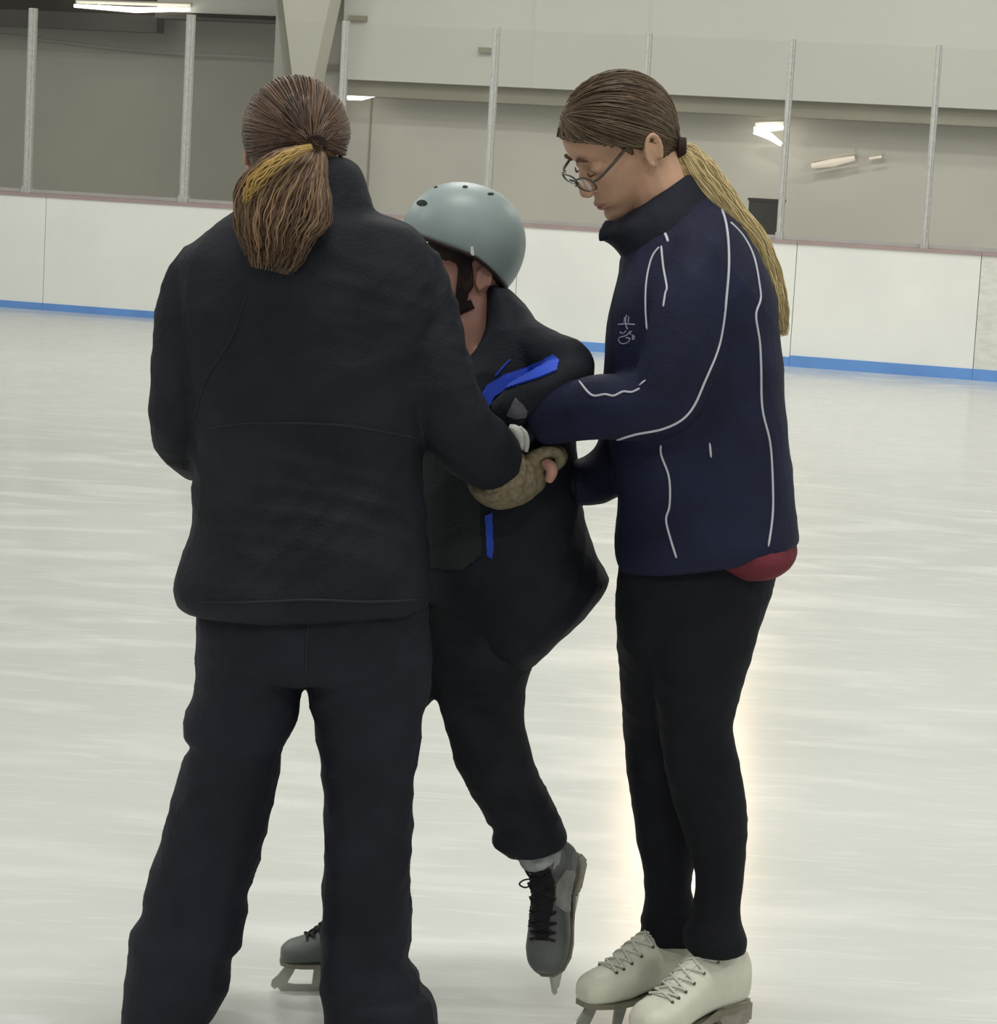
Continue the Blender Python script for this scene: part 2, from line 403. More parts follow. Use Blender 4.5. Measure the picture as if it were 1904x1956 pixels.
for i, t in enumerate(posts):
    bm = bmesh.new(); wpost = 0.072 if i < 9 else (0.058 if i < 11 else 0.05)
    boxm(bm, (t, 0.085, BH+0.01+0.85), (wpost, 0.05, 1.70), BM)
    boxm(bm, (t, 0.052, BH+0.01+0.85), (wpost*0.45, 0.02, 1.70), BM)
    boxm(bm, (t, 0.085, BH+0.04), (wpost*1.25, 0.07, 0.06), BM)
    obj('post', bm, 'alu', glassT)
for i in range(len(posts)-1):
    a, b = posts[i]+0.028, posts[i+1]-0.028
    bm = bmesh.new(); boxm(bm, ((a+b)/2, 0.085, BH+0.02+0.835), (b-a, 0.012, 1.67), BM)
    obj('pane', bm, 'glass', glassT)
    bm = bmesh.new(); boxm(bm, ((a+b)/2, 0.085, BH+0.028), (b-a, 0.03, 0.032), BM); obj('glass_sill', bm, 'sill', glassT)

# walls behind the boards
OU = 2.6; OL = 3.1
zs = bz(1100, 172, OU)         # underside of the white upper wall
zc = bt(655, OU, 60)
bm = bmesh.new(); boxm(bm, ((zc+22)/2, OU+0.1, (zs+9)/2), (22-zc, 0.2, 9-zs), BM)
struct(obj('wall_upper', bm, 'wall_up'), 'white upper wall above the recess behind the glass')
for k, px in enumerate((1018, 1240)):
    bm = bmesh.new(); t = bt(px, OU, 100); boxm(bm, (t, OU-0.004, (zs+9)/2), (0.02, 0.012, 9-zs), BM)
    struct(obj('trim_%d' % (k+3), bm, 'wall_up'), 'thin joint strip on the white upper wall')
bm = bmesh.new(); boxm(bm, ((zc+22)/2, OU+0.30, zs-0.075), (22-zc, 0.38, 0.16), BM)  # coloured dark beige to carry the soffit shade
struct(obj('trim_1', bm, 'beam'), 'dark beige beam under the white upper wall, soffit shade in its colour')
bm = bmesh.new(); tl = bt(552, OL, 100); boxm(bm, ((tl+22)/2, OL+0.1, 4.5), (22-tl, 0.2, 9), BM)
struct(obj('wall_back', bm, 'wall_low'), 'grey lower wall behind the rink glass')
# seam on lower wall and on upper wall
bm = bmesh.new(); boxm(bm, (bt(707, OL, 260), OL-0.005, 1.5), (0.02, 0.012, 3), BM); struct(obj('trim_2', bm, 'beam'), 'dark vertical joint in the grey wall')
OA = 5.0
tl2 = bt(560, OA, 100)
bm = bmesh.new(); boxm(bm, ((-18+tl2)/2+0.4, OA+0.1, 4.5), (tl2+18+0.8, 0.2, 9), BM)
struct(obj('wall_left', bm, 'wall_left'), 'wall of the recess at left, its shade put into an olive grey colour')
bm = bmesh.new(); boxm(bm, (tl-0.1, (OL+OA)/2+0.1, 4.5), (0.2, OA-OL, 9), BM); struct(obj('wall_return', bm, 'wall_low'), 'short return wall beside the column')
# dark band of the left recess and the white panel next to it
zd = bz(200, 58, OA-0.6); t0 = -18; t1 = bt(300, OA-0.6, 30)
bm = bmesh.new(); boxm(bm, ((t0+t1)/2, OA-0.5, zd+0.6), (t1-t0, 0.2, 1.2), BM); struct(obj('trim_5', bm, 'dark_band'), 'dark band at the top of the left recess')
zp = bz(470, 30, OA-0.8); ta, tb = bt(300, OA-0.8, 20), bt(549, OA-0.8, 20)
bm = bmesh.new(); boxm(bm, ((ta+tb)/2, OA-0.7, zp+0.8), (tb-ta, 0.2, 1.6), BM); struct(obj('trim_6', bm, 'wall_up'), 'pale panel hanging at the top of the left recess')
bm = bmesh.new(); boxm(bm, ((ta+tb)/2, OA-0.7, zp-0.03), (tb-ta, 0.3, 0.07), BM); struct(obj('trim_7', bm, 'dark_band'), 'dark strip standing in for soffit shadow under the pale panel')  # soffit shadow built as a dark strip
# tapered frame column
oc = OU-0.4
def cpt(px, py): return (bt(px, oc, py), oc, bz(px, py, oc))
bm = bmesh.new()
c0 = cpt(550, 0); c1 = cpt(641, 0); c2 = cpt(609, 150); c3 = cpt(573, 180)
zb_ = 0.0
def lerp2(a, b, z): k = (z-a[2])/(b[2]-a[2]); return a[0]+(b[0]-a[0])*k
prism(bm, [(lerp2(c0, c3, 0.0), oc, 0), (lerp2(c1, c2, 1.9), oc, 0), (lerp2(c1, c2, 1.9), oc, 1.9), (lerp2(c1, c2, 8), oc, 8), (lerp2(c0, c3, 8), oc, 8)], (0, 0.3, 0), BM)
struct(obj('column_frame', bm, 'column'), 'cream tapered steel frame column behind the glass')
for k, (x0, x1, y) in enumerate(((610, 660, 128), (667, 700, 35), (915, 945, 96))):
    o_ = OL-0.06 if k == 0 else OU-0.03
    a, b = bt(x0, o_, y), bt(x1, o_, y)
    bm = bmesh.new(); boxm(bm, ((a+b)/2, o_, bz((x0+x1)/2, y, o_)), (b-a, 0.06, 0.05), BM)
    tag(obj('wall_bracket', bm, 'beam'), ('beige bracket beside the cream column', 'small bracket high on white wall above left woman', 'small bracket on white wall near the middle glass post')[k], 'bracket', 'brackets on the back wall')
# roof far above (out of view) that the fixtures hang from
bm = bmesh.new(); boxm(bm, (0, 12, 8.6), (70, 60, 0.2)); roof = struct(obj('ceiling', bm, 'roof'), 'pale insulated rink roof')
for yy in (-3.5, 4.0, 11.5, 19.0):
    for xx in (-8.0, 0.0, 8.0):
        bm = bmesh.new(); boxm(bm, (xx, yy, 7.42), (2.6, 0.7, 0.14)); hs = obj('lamp_housing', bm, 'steel', roof)
        for q in (-1, 1):
            bm = bmesh.new(); tubew(bm, [(xx+q, yy, 7.45), (xx+q, yy, 8.52)], [0.015]*2, 6); obj('hanger', bm, 'steel', hs)
        ld = bpy.data.lights.new('lamp_light', 'AREA'); ld.shape = 'RECTANGLE'; ld.size = 2.5; ld.size_y = 0.6
        ld.energy = 250; ld.color = (1.0, 0.99, 0.945)
        lo = bpy.data.objects.new('lamp_light', ld); COL.objects.link(lo); lo.parent = roof; lo.location = (xx, yy, 7.33)
# flood light on the upper wall that shines on the ice behind the girl's legs
fp = BM @ Vector((bt(1405, OU-0.9, 20), OU-0.9, 4.55))
t = thing('flood_lamp', 'warm flood lamp mounted high on the white wall', 'lamp', tuple(fp))
bm = bmesh.new(); boxm(bm, (0, 0.12, 0), (1.05, 0.16, 0.5), Matrix.Translation(fp) @ BM.to_3x3().to_4x4() @ Matrix.Rotation(math.radians(-20), 4, 'X')); obj('housing', bm, 'steel', t)
bm = bmesh.new(); boxm(bm, (0, 0.02, 0), (0.90, 0.03, 0.42), Matrix.Translation(fp) @ BM.to_3x3().to_4x4() @ Matrix.Rotation(math.radians(-20), 4, 'X')); obj('lens', bm, 'warm', t)
bm = bmesh.new(); tubew(bm, [fp+BN*0.15, fp+BN*0.895], [0.03, 0.03], 8); obj('bracket', bm, 'steel', t)

# glowing strips behind the glass: lamps, and reflections built as dim strips
def strip(label, off, ends, r, material, tubes=1, hang=0.0):
    pts = [[BM @ Vector((bt(x, off, y), off, bz(x, y, off))) for (x, y) in e] for e in ends]
    t = thing('glow_strip', label, 'lamp', tuple(pts[0][0]), 'strip lamps behind the glass')
    for e in pts:
        bm = bmesh.new(); tubew(bm, e, [r*0.6]+[r]*(len(e)-2)+[r*0.6], 8); obj('tube', bm, material, t)
    a, b = pts[0][0], pts[0][-1]
    bm = bmesh.new(); tubew(bm, [a+Vector((0, 0, r*1.6))+BN*0.05, b+Vector((0, 0, r*1.6))+BN*0.05], [r*0.8, r*0.8], 6); obj('housing', bm, 'column', t)
    for q in (a.lerp(b, 0.2), a.lerp(b, 0.8)):
        bm = bmesh.new(); tubew(bm, [q+Vector((0, 0, r))+BN*0.05, q+Vector((0, 0, r))+BN*hang], [0.012, 0.012], 6); obj('bracket', bm, 'column', t)
strip('bright strip lamp beside the glass post right of left woman', OL-0.30, [[(664, 187), (690, 185), (716, 181)]], 0.036, 'tube', hang=0.29)
strip('bright forked tubes left of the post behind the blonde ponytail', OL-0.30, [[(1440, 246), (1468, 245), (1496, 244)], [(1440, 252), (1470, 260), (1492, 276)]], 0.034, 'tube', hang=0.29)
strip('long thin white strip lamp at the top left', OA-0.9, [[(142, 11), (260, 19), (362, 18)]], 0.032, 'tube', hang=0.88)
strip('dim peach lamp reflection low at right, built as a glowing strip', OL-0.15, [[(1550, 317), (1590, 311), (1632, 302)]], 0.040, 'reflection_dim', hang=0.14)  # faint reflection in the glass, built as a glowing strip
strip('small dim lamp reflection at the far right, built as a glowing strip', OL-0.15, [[(1660, 303), (1684, 299)]], 0.022, 'reflection_dim', hang=0.14)  # second faint reflection, also a glowing strip
# dark box behind the glass
a, b = bt(1428, 1.2, 420), bt(1484, 1.2, 420)
zt = bz(1455, 384, 1.2); t = thing('storage_bin', 'dark brown storage bin behind the glass next to blonde ponytail', 'bin', tuple(BM @ Vector(((a+b)/2, 1.2, 0))))
bm = bmesh.new(); boxm(bm, ((a+b)/2, 1.35, zt/2), (b-a, 0.3, zt), BM); bmesh.ops.bevel(bm, geom=bm.edges, offset=0.01, segments=1); obj('body', bm, 'brownbox', t)
bm = bmesh.new(); boxm(bm, ((a+b)/2, 1.35, zt+0.01), (b-a+0.02, 0.32, 0.025), BM); obj('lid', bm, 'brownbox', t)
# thin curved streak along the left recess wall
bm = bmesh.new(); cp = [BM @ Vector((bt(x, OA-0.1, y), OA-0.1, bz(x, y, OA-0.1))) for x, y in ((-60, 58), (60, 73), (200, 90), (350, 103), (470, 108), (556, 115))]
tubew(bm, cp, [0.010]*6, 6, sub=4); tag(obj('wall_streak', bm, 'alu'), 'thin pale cable sagging along the olive wall', 'streak')

# ================================================================== PEOPLE helpers
def hand(bm, wrist, d, n, side=1, curl=0.5, s=1.0):
    """palm with five fingers; d = pointing direction, n = palm-side normal"""
    d = Vector(d).normalized(); n = Vector(n); n = (n-d*n.dot(d)).normalized(); u = d.cross(n)*side; w0 = Vector(wrist)
    tubew(bm, [w0-d*0.02*s, w0+d*0.02*s, w0+d*0.06*s, w0+d*0.092*s], [0.024*s, 0.032*s, 0.040*s, 0.037*s], 14, flat=(n, 0.42))
    for i, (off, L) in enumerate(((0.029, 0.068), (0.010, 0.076), (-0.010, 0.071), (-0.028, 0.056))):
        p = w0+d*0.085*s+u*off*s; dd = d.copy(); pts = [p]; 
        for k, fr in enumerate((0.45, 0.32, 0.23)):
            ang = curl*(0.55+0.35*k)
            dd = (dd*math.cos(ang)+n*math.sin(ang)).normalized(); n_ = n
            p = p+dd*L*fr*s; pts.append(p)
        tubew(bm, pts, [0.0095*s, 0.009*s, 0.0082*s, 0.006*s], 8)
        ball(bm, pts[-1], 0.0065*s, seg=8, rg=6)
    p = w0+d*0.025*s+u*0.026*s; pts = [p, p+(d*0.5+u*0.8+n*0.3)*0.034*s, p+(d*1.2+u*0.9+n*0.7)*0.038*s, p+(d*1.75+u*0.85+n*1.0)*0.038*s]
    tubew(bm, pts, [0.014*s, 0.012*s, 0.010*s, 0.007*s], 8)

def head_parts(bm, Mx, nose=1.0, ear_side=(1, -1), eo=0.0):
    """face +x, left +y, up +z; Mx world matrix with scale"""
    def E(c, r, rot=None):
        R_ = Mx @ Matrix.Translation(Vector(c)) @ (rot.to_4x4() if rot else Matrix.Identity(4)) @ Matrix.Diagonal((*r, 1))
        bmesh.ops.create_uvsphere(bm, u_segments=20, v_segments=14, radius=1, matrix=R_)
    def T(pts, rr, n=10):
        sc = Mx.to_scale()[0]; tubew(bm, [Mx @ Vector(p) for p in pts], [r*sc for r in rr], n)
    prof = [(-0.114, 0.060, 0.030, 0.012), (-0.110, 0.076, 0.012, 0.024), (-0.102, 0.085, -0.004, 0.033), (-0.092, 0.086, -0.012, 0.040), (-0.080, 0.082, -0.020, 0.046), (-0.068, 0.086, -0.030, 0.051), (-0.055, 0.085, -0.042, 0.056), (-0.040, 0.083, -0.058, 0.060), (-0.020, 0.081, -0.074, 0.065), (0.0, 0.078, -0.086, 0.068), (0.012, 0.080, -0.093, 0.070), (0.024, 0.086, -0.097, 0.071), (0.045, 0.088, -0.100, 0.073), (0.065, 0.082, -0.097, 0.072), (0.085, 0.067, -0.084, 0.065), (0.102, 0.042, -0.058, 0.048), (0.111, 0.014, -0.030, 0.024)]
    rings = []
    for z, xf, xb, hw in catmull(prof, 3):
        ring = []
        for k in range(56):
            a = 2*math.pi*k/56; ca, sa = math.cos(a), math.sin(a)
            x = (xf+xb)/2+(xf-xb)/2*math.copysign(abs(ca)**0.92, ca); y = hw*math.copysign(abs(sa)**0.86, sa)*(1-0.10*max(0, ca))
            if ca > 0:
                g = lambda cy, cz, sy, sz: math.exp(-((abs(y)-cy)/sy)**2-((z-cz)/sz)**2)
                x += -0.011*g(0.031, 0.004, 0.013, 0.010)+0.003*g(0.040, -0.022, 0.016, 0.016)-0.003*g(0.0, -0.080, 0.02, 0.006)-0.004*g(0.05, -0.060, 0.02, 0.02)
            ring.append(Mx @ Vector((x, y, z)))
        rings.append(ring)
    ring_mesh(bm, rings)
    for s in (1, -1):
        E((0.064, s*0.031, 0.002), (0.0145, 0.0155, 0.0125))
        E((0.095, s*0.0095, -0.037), (0.009, 0.007, 0.006))
        if s in ear_side:
            E((-0.016, s*(0.069+eo*0.7), -0.010), (0.013, 0.006+eo*0.5, 0.024), Matrix.Rotation(-0.25, 3, 'Y'))
            rim = [(-0.018+0.015*math.cos(a)-0.25*0.026*math.sin(a), s*(0.076+eo), -0.010+0.026*math.sin(a)) for a in np.linspace(-1.2, 4.0, 14)]
            T(rim, [0.0042]*14, 8)
            E((-0.010, s*(0.071+eo*0.6), -0.034), (0.007, 0.005, 0.007)); E((-0.003, s*0.072, -0.012), (0.005, 0.004, 0.006))
    T([(0.076, 0, 0.016), (0.084, 0, -0.002), (0.093, 0, -0.020), (0.098, 0, -0.031)], [0.007, 0.0075, 0.0090, 0.0100*nose])
    E((0.097, 0, -0.034), (0.0105, 0.0105, 0.0085))
    E((0.083, 0, -0.062), (0.0075, 0.020, 0.0055)); E((0.081, 0, -0.072), (0.0075, 0.018, 0.006))
    return E

def strands(name, paths, widths, material, parent, n=4):
    bm = bmesh.new()
    for pts, wd in zip(paths, widths):
        k = len(pts); rr = [wd*(0.35+0.65*math.sin(math.pi*min(1, (i+0.6)/(k*0.55)) if i < k*0.28 else math.pi/2)) * (1 if i < k*0.75 else max(0.12, 1-(i-k*0.75)/(k*0.25)*0.85)) for i in range(k)]
        tubew(bm, pts, rr, n)
    return smooth(obj(name, bm, material, parent))
def scalp_paths(Mx, c, R, starts, tie, N=9, lift=(0.0, 0.004), jit=0.02, end=None, line=None):
    """strands combed over the scalp ellipsoid from start directions to the tie"""
    out = []; e = Vector(tie).normalized()
    for s in starts:
        s = Vector(s).normalized(); 
        s = (s+Vector((random.gauss(0, jit), random.gauss(0, jit), random.gauss(0, jit)))).normalized()
        lf = 1+random.uniform(*lift)/0.09; pts = []; om = max(1e-3, s.angle(e))
        bend = random.gauss(0, 0.03)
        for i in range(N):
            t = i/(N-1)
            v = s*(math.sin((1-t)*om)/math.sin(om)) + e*(math.sin(t*om)/math.sin(om))
            side = s.cross(e); 
            if side.length > 1e-4: v = v + side.normalized()*bend*math.sin(math.pi*t)
            v.normalize(); q = 1.0 if 0 < i else 0.99
            if line is not None:
                for _ in range(4):
                    lx = c[0]+v.x*R[0]; zmin = line(lx)
                    if c[2]+v.z*R[2] < zmin: v.z = (zmin-c[2])/R[2]+0.01; v.normalize()
            pt = Mx @ (Vector(c)+Vector((v.x*R[0], v.y*R[1], v.z*R[2]))*lf*q)
            if end is not None and t > 0.6: pt = pt.lerp(end+Vector((random.gauss(0, .004), random.gauss(0, .006), random.gauss(0, .006))), ((t-0.6)/0.4)**1.6)
            pts.append(pt)
        out.append(pts)
    return out
def tail_paths(center, count, taper=0.15, wav=0.0035, depth=0.6, dropmin=0.75):
    """center: list of (px,py,Y,halfwidth px, angle unused) -> bundle of strands"""
    C = catmull(center, 5); K = len(C); out = []
    base = [W(c[0], c[1], c[2]) for c in C]; hw = [PX(c[3], c[2]) for c in C]
    for s in range(count):
        rho = math.sqrt(random.random()); th = random.uniform(0, 2*math.pi); a, b = rho*math.cos(th), rho*math.sin(th)*depth
        end = int(K*random.uniform(dropmin, 1.0)); ph = random.uniform(0, 6.28); f = random.uniform(4, 9); pts = []
        for i in range(max(6, end)):
            i2 = min(i, K-1); t = (base[min(i2+1, K-1)]-base[max(i2-1, 0)]).normalized()
            n1 = t.cross(Vector((0, 1, 0))).normalized(); 
            o_ = n1*(a*hw[i2]) + Vector((0, 1, 0))*(b*hw[i2])
            pts.append(base[i2]+o_+n1*wav*math.sin(f*i2/K*6+ph)*min(1, i2/6)*0.5)
        out.append(pts)
    return out
def basis(face, up):
    x = Vector(face).normalized(); z = Vector(up); z = (z-x*z.dot(x)).normalized(); y = z.cross(x)
    return Matrix((x, y, z)).transposed()

# ------------------------------------------------------------------ ice skate
def skate(person, pos, toe, up, s, boot_m, tongue_m, lace_m, shaft=0.17, lean=0.0, patchy=False, bow=True, label=None, name='ice_skate'):
    """figure skate; local x to the toe, z up, origin on the ice under the ball of the heel-to-toe middle"""
    R_ = basis(toe, up); Mx = Matrix.Translation(Vector(pos)) @ R_.to_4x4() @ Matrix.Scale(s, 4)
    def P(p): return Mx @ Vector(p)
    z0 = 0.062
    bm = bmesh.new()
    # foot: sections along x (x, half width, z bottom, z top)
    rings = []
    for x, hw, zb, zt in catmull([(-0.128, 0.020, z0+0.030, z0+0.085), (-0.118, 0.031, z0+0.020, z0+0.12), (-0.085, 0.036, z0+0.018, z0+0.135), (-0.04, 0.035, z0+0.016, z0+0.13), (0.005, 0.037, z0+0.010, z0+0.105), (0.05, 0.043, z0+0.002, z0+0.075), (0.09, 0.044, z0, z0+0.060), (0.118, 0.036, z0, z0+0.050), (0.133, 0.020, z0+0.004, z0+0.036)], 3):
        r = []
        for k in range(20):
            t = 2*math.pi*k/20; ct, st = math.cos(t), math.sin(t)
            r.append(P((x, hw*math.copysign(abs(ct)**0.8, ct), (zb+zt)/2+(zt-zb)/2*math.copysign(abs(st)**0.8, st))))
        rings.append(r)
    ring_mesh(bm, rings)
    rings = []
    for z, xc, rx, ry in catmull([(z0+0.05, -0.058, 0.062, 0.036), (z0+0.090, -0.062, 0.054, 0.037), (z0+0.115, -0.066, 0.047, 0.035), (z0+max(shaft, 0.127)-0.002, -0.066, 0.046, 0.036), (z0+max(shaft, 0.127)+0.01, -0.064, 0.046, 0.039)], 3):
        rings.append([P((xc+rx*math.cos(2*math.pi*k/20), ry*math.sin(2*math.pi*k/20), z)) for k in range(20)])
    ring_mesh(bm, rings)
    # instep wedge
    tubew(bm, [P((-0.035, 0, z0+min(0.15, shaft)-0.03)), P((0.0, 0, z0+0.085)), P((0.045, 0, z0+0.055))], [0.030*s, 0.030*s, 0.030*s], 12)
    sk = union(name, bm, 0.004*s, 5, boot_m, person, fold=(0.0008, 60, 1), seed=4)
    if label: sk['label'] = label
    # sole + heel
    bm = bmesh.new(); ol = []
    for x, hw in ((-0.126, 0.018), (-0.115, 0.028), (-0.08, 0.033), (-0.03, 0.030), (0.02, 0.034), (0.06, 0.042), (0.09, 0.043), (0.118, 0.034), (0.134, 0.014)): ol.append((x, hw))
    out = [(x, h, z0+0.004+(0.016 if x < -0.02 else 0.0)) for x, h in ol] + [(x, -h, z0+0.004+(0.016 if x < -0.02 else 0.0)) for x, h in ol[::-1]]
    prism(bm, [(a, b, c) for a, b, c in out], (0, 0, 0.009), Mx); obj('sole', bm, 'sole', sk)
    bm = bmesh.new(); prism(bm, [(-0.128, 0, z0-0.012), (-0.062, 0, z0-0.012), (-0.040, 0, z0+0.012), (-0.062, 0, z0+0.026), (-0.128, 0, z0+0.030)], (0, 0.056, 0), Mx)
    bmesh.ops.bevel(bm, geom=bm.edges, offset=0.006*s, segments=2); obj('boot_heel', bm, 'heel', sk)
    # blade with toe pick, stanchions, plates
    bm = bmesh.new()
    run = [(0.150, 0, 0.024), (0.152, 0, 0.012), (0.144, 0, 0.004), (0.138, 0, 0.009), (0.130, 0, 0.001), (0.05, 0, 0.0), (-0.05, 0, 0.0), (-0.135, 0, 0.003), (-0.150, 0, 0.010), (-0.135, 0, 0.016), (0.10, 0, 0.016), (0.13, 0, 0.022), (0.14, 0, 0.034)]
    prism(bm, run, (0, 0.004, 0), Mx)
    for st_ in ([(0.120, 0, 0.012), (0.142, 0, 0.030), (0.118, 0, z0), (0.095, 0, z0), (0.105, 0, 0.04)], [(0.045, 0, 0.012), (0.062, 0, 0.012), (0.058, 0, z0), (0.030, 0, z0)], [(-0.055, 0, 0.012), (-0.085, 0, 0.012), (-0.095, 0, z0-0.010), (-0.062, 0, z0-0.010)]):
        prism(bm, st_, (0, 0.005, 0), Mx)
    prism(bm, [(0.125, 0.02, z0-0.001), (0.03, 0.026, z0-0.001), (0.03, -0.026, z0-0.001), (0.125, -0.02, z0-0.001)], (0, 0, 0.003), Mx)
    prism(bm, [(-0.05, 0.022, z0-0.013), (-0.12, 0.020, z0-0.013), (-0.12, -0.020, z0-0.013), (-0.05, -0.022, z0-0.013)], (0, 0, 0.003), Mx)
    obj('blade', bm, 'blade', sk)
    # tongue, laces, eyelets on the actual boot surface
    bv = bvh_of([sk])
    def hit(x, y, z, dx):   # cast from the front towards the boot
        o_ = P((x, y, z)); d_ = (R_ @ Vector(dx)).normalized(); loc, nor, i, dd = bv.ray_cast(o_, d_)
        return (loc, (nor if nor.dot(d_) < 0 else -nor)) if loc else (None, None)
    rows = [(0.075, 0.20), (0.055, 0.2)]
    line = []
    for k in range(9):
        f = k/8
        o_ = Vector((0.10-0.02*f, 0, z0+0.10+0.13*f)); d_ = Vector((-1+0.45*(1-f), 0, -0.9*(1-f)-0.15)); line.append((o_, d_, f))
    grid = []
    for o_, d_, f in line:
        row = []
        for y in (-0.026, -0.013, 0, 0.013, 0.026):
            loc, nor = hit(o_.x, y, o_.z, d_); row.append((loc, nor))
        grid.append(row)
    bm = bmesh.new(); top = []
    good = [r for r in grid if all(q[0] is not None for q in r)]
    if len(good) > 3:
        vs = [[bm.verts.new(q[0]+q[1]*0.0022) for q in r[1:4]] for r in good]
        vb = [[bm.verts.new(q[0]-q[1]*0.004) for q in r[1:4]] for r in good]
        for i in range(len(vs)-1):
            for j in range(2):
                bm.faces.new((vs[i][j], vs[i][j+1], vs[i+1][j+1], vs[i+1][j])); bm.faces.new((vb[i][j], vb[i+1][j], vb[i+1][j+1], vb[i][j+1]))
            bm.faces.new((vs[i][0], vs[i+1][0], vb[i+1][0], vb[i][0])); bm.faces.new((vs[i][2], vb[i][2], vb[i+1][2], vs[i+1][2]))
        obj('tongue', bm, tongue_m, sk)
        for i, r in enumerate(good):
            for j in (0, 4):
                b2 = bmesh.new(); ball(b2, r[j][0]+r[j][1]*0.0006, 0.0032*s, seg=8, rg=5); obj('eyelet', b2, 'eyelet', sk)
        for i in range(len(good)-1):
            for a, b in ((0, 4), (4, 0)):
                b2 = bmesh.new(); pts = []
                for k in range(7):
                    f = k/6; j = (a+(b-a)*f); j0 = int(min(3, math.floor(j))); fj = j-j0
                    q0 = good[i][j0][0].lerp(good[i][j0+1][0], fj); q1 = good[i+1][j0][0].lerp(good[i+1][j0+1][0], fj)
                    nn = good[i][j0][1]; pts.append(q0.lerp(q1, f)+nn*0.004*s)
                tubew(b2, pts, [0.0024*s]*7, 6); obj('lace', b2, lace_m, sk)
        if bow:
            q = good[-1][2]; n_ = q[1]; sd = R_ @ Vector((0, 1, 0)); u_ = R_ @ Vector((0, 0, 1))
            for sg in (1, -1):
                b2 = bmesh.new(); c_ = q[0]+n_*0.006
                tubew(b2, [c_, c_+sd*sg*0.020*s+u_*0.010*s+n_*0.008*s, c_+sd*sg*0.036*s-u_*0.004*s+n_*0.012*s, c_+sd*sg*0.030*s-u_*0.024*s+n_*0.010*s, c_+sd*sg*0.008*s-u_*0.010*s+n_*0.004*s, c_], [0.0018*s]*6, 6, sub=4); obj('lace_loop', b2, lace_m, sk)
    return sk, Mx
# ================================================================== WOMAN IN BLACK, SEEN FROM BEHIND
YA = 4.65
pa = thing('person', 'person seen from behind in black padded jacket and dark snow pants, brown ponytail', 'person', tuple(ground(520, 2060)))
za = 0.0
# jacket
bm = bmesh.new()
loft(bm, [(548, 296, 662, 302, YA, .060), (540, 318, 684, 318, YA, .075), (520, 345, 698, 345, YA, .088), (490, 378, 708, 378, YA, .098), (452, 402, 722, 408, YA, .108), (402, 440, 790, 433, YA, .122), (348, 482, 828, 482, YA, .140), (338, 530, 842, 530, YA, .150), (345, 600, 848, 600, YA, .158), (352, 700, 838, 700, YA, .160), (362, 800, 818, 800, YA, .155), (368, 860, 808, 860, YA, .152), (370, 920, 808, 920, YA, .155), (366, 1000, 813, 1000, YA, .165), (350, 1060, 819, 1060, YA, .172), (335, 1100, 822, 1105, YA, .176), (333, 1132, 822, 1132, YA, .174), (350, 1160, 818, 1154, YA, .165), (378, 1169, 805, 1162, YA, .150)], n=36, e=2.4)
tube(bm, [(400, 500, YA, 55), (366, 560, YA, 62), (354, 660, YA-.01, 62), (346, 760, YA-.02, 63), (347, 815, YA-.01, 61), (357, 852, YA+.03, 55), (385, 868, YA+.10, 50), (430, 860, YA+.19, 46)])
tube(bm, [(780, 500, YA, 60), (806, 580, YA-.01, 66), (828, 680, YA-.03, 68), (852, 770, YA-.03, 72), (885, 830, YA+.00, 72), (922, 865, YA+.05, 68), (944, 877, YA+.09, 62)])
jk = union('jacket', bm, 0.006, 4, 'black_jacket', pa, fold=(0.006, 26, 2.0), seed=3)
jb = bvh_of([jk])
bm = bmesh.new(); drape(bm, jb, [(395, 818), (470, 809), (560, 808), (650, 813), (730, 824), (800, 838)], 5, 0.1); obj('waist_seam', bm, 'seam', jk)
bm = bmesh.new(); drape(bm, jb, [(470, 560), (440, 650), (395, 720), (372, 800)], 4, 0.1); obj('armhole_seam', bm, 'seam', jk)
bm = bmesh.new(); drape(bm, jb, [(385, 1150), (500, 1150), (600, 1146), (700, 1150), (800, 1146)], 6, 0.2); obj('hem_band', bm, 'seam', jk)
# snow pants
bm = bmesh.new()
loft(bm, [(384, 1090, 812, 1090, YA, .135), (378, 1150, 816, 1150, YA, .140), (374, 1200, 820, 1200, YA, .142), (377, 1260, 824, 1262, YA, .135), (386, 1290, 818, 1290, YA, .12)], n=32)
loft(bm, [(376, 1200, 590, 1200, YA, .12), (377, 1260, 583, 1270, YA, .118), (370, 1320, 577, 1310, YA, .112), (354, 1365, 569, 1370, YA, .108), (351, 1403, 549, 1412, YA, .108), (363, 1420, 541, 1428, YA, .103), (340, 1480, 530, 1490, YA, .104), (320, 1560, 514, 1570, YA, .104), (295, 1640, 493, 1652, YA, .102), (276, 1700, 473, 1712, YA, .100), (272, 1742, 470, 1762, YA, .098), (246, 1785, 460, 1806, YA, .106), (246, 1812, 445, 1830, YA, .106), (238, 1880, 437, 1888, YA, .108), (231, 1945, 417, 1932, YA, .110), (229, 1985, 400, 1950, YA, .108)])
loft(bm, [(570, 1200, 822, 1200, YA, .12), (578, 1280, 826, 1288, YA, .118), (586, 1312, 820, 1328, YA, .112), (598, 1370, 808, 1370, YA, .108), (610, 1440, 801, 1438, YA, .105), (618, 1520, 788, 1508, YA, .100), (620, 1600, 788, 1598, YA, .098), (616, 1720, 782, 1710, YA, .098), (612, 1800, 786, 1790, YA, .098), (611, 1842, 780, 1836, YA, .098), (612, 1872, 801, 1868, YA, .104), (614, 1890, 803, 1889, YA, .106), (616, 1906, 822, 1902, YA, .112), (620, 1956, 836, 1948, YA, .116), (623, 2000, 838, 1992, YA, .114)])
sp = union('snow_pants', bm, 0.006, 3, 'snow_pants', pa, fold=(0.0055, 30, 2.5), seed=8)
pb = bvh_of([sp])
bm = bmesh.new(); drape(bm, pb, [(590, 1180), (586, 1230), (584, 1290)], 5, 0.1); obj('seat_seam', bm, 'seam', sp)
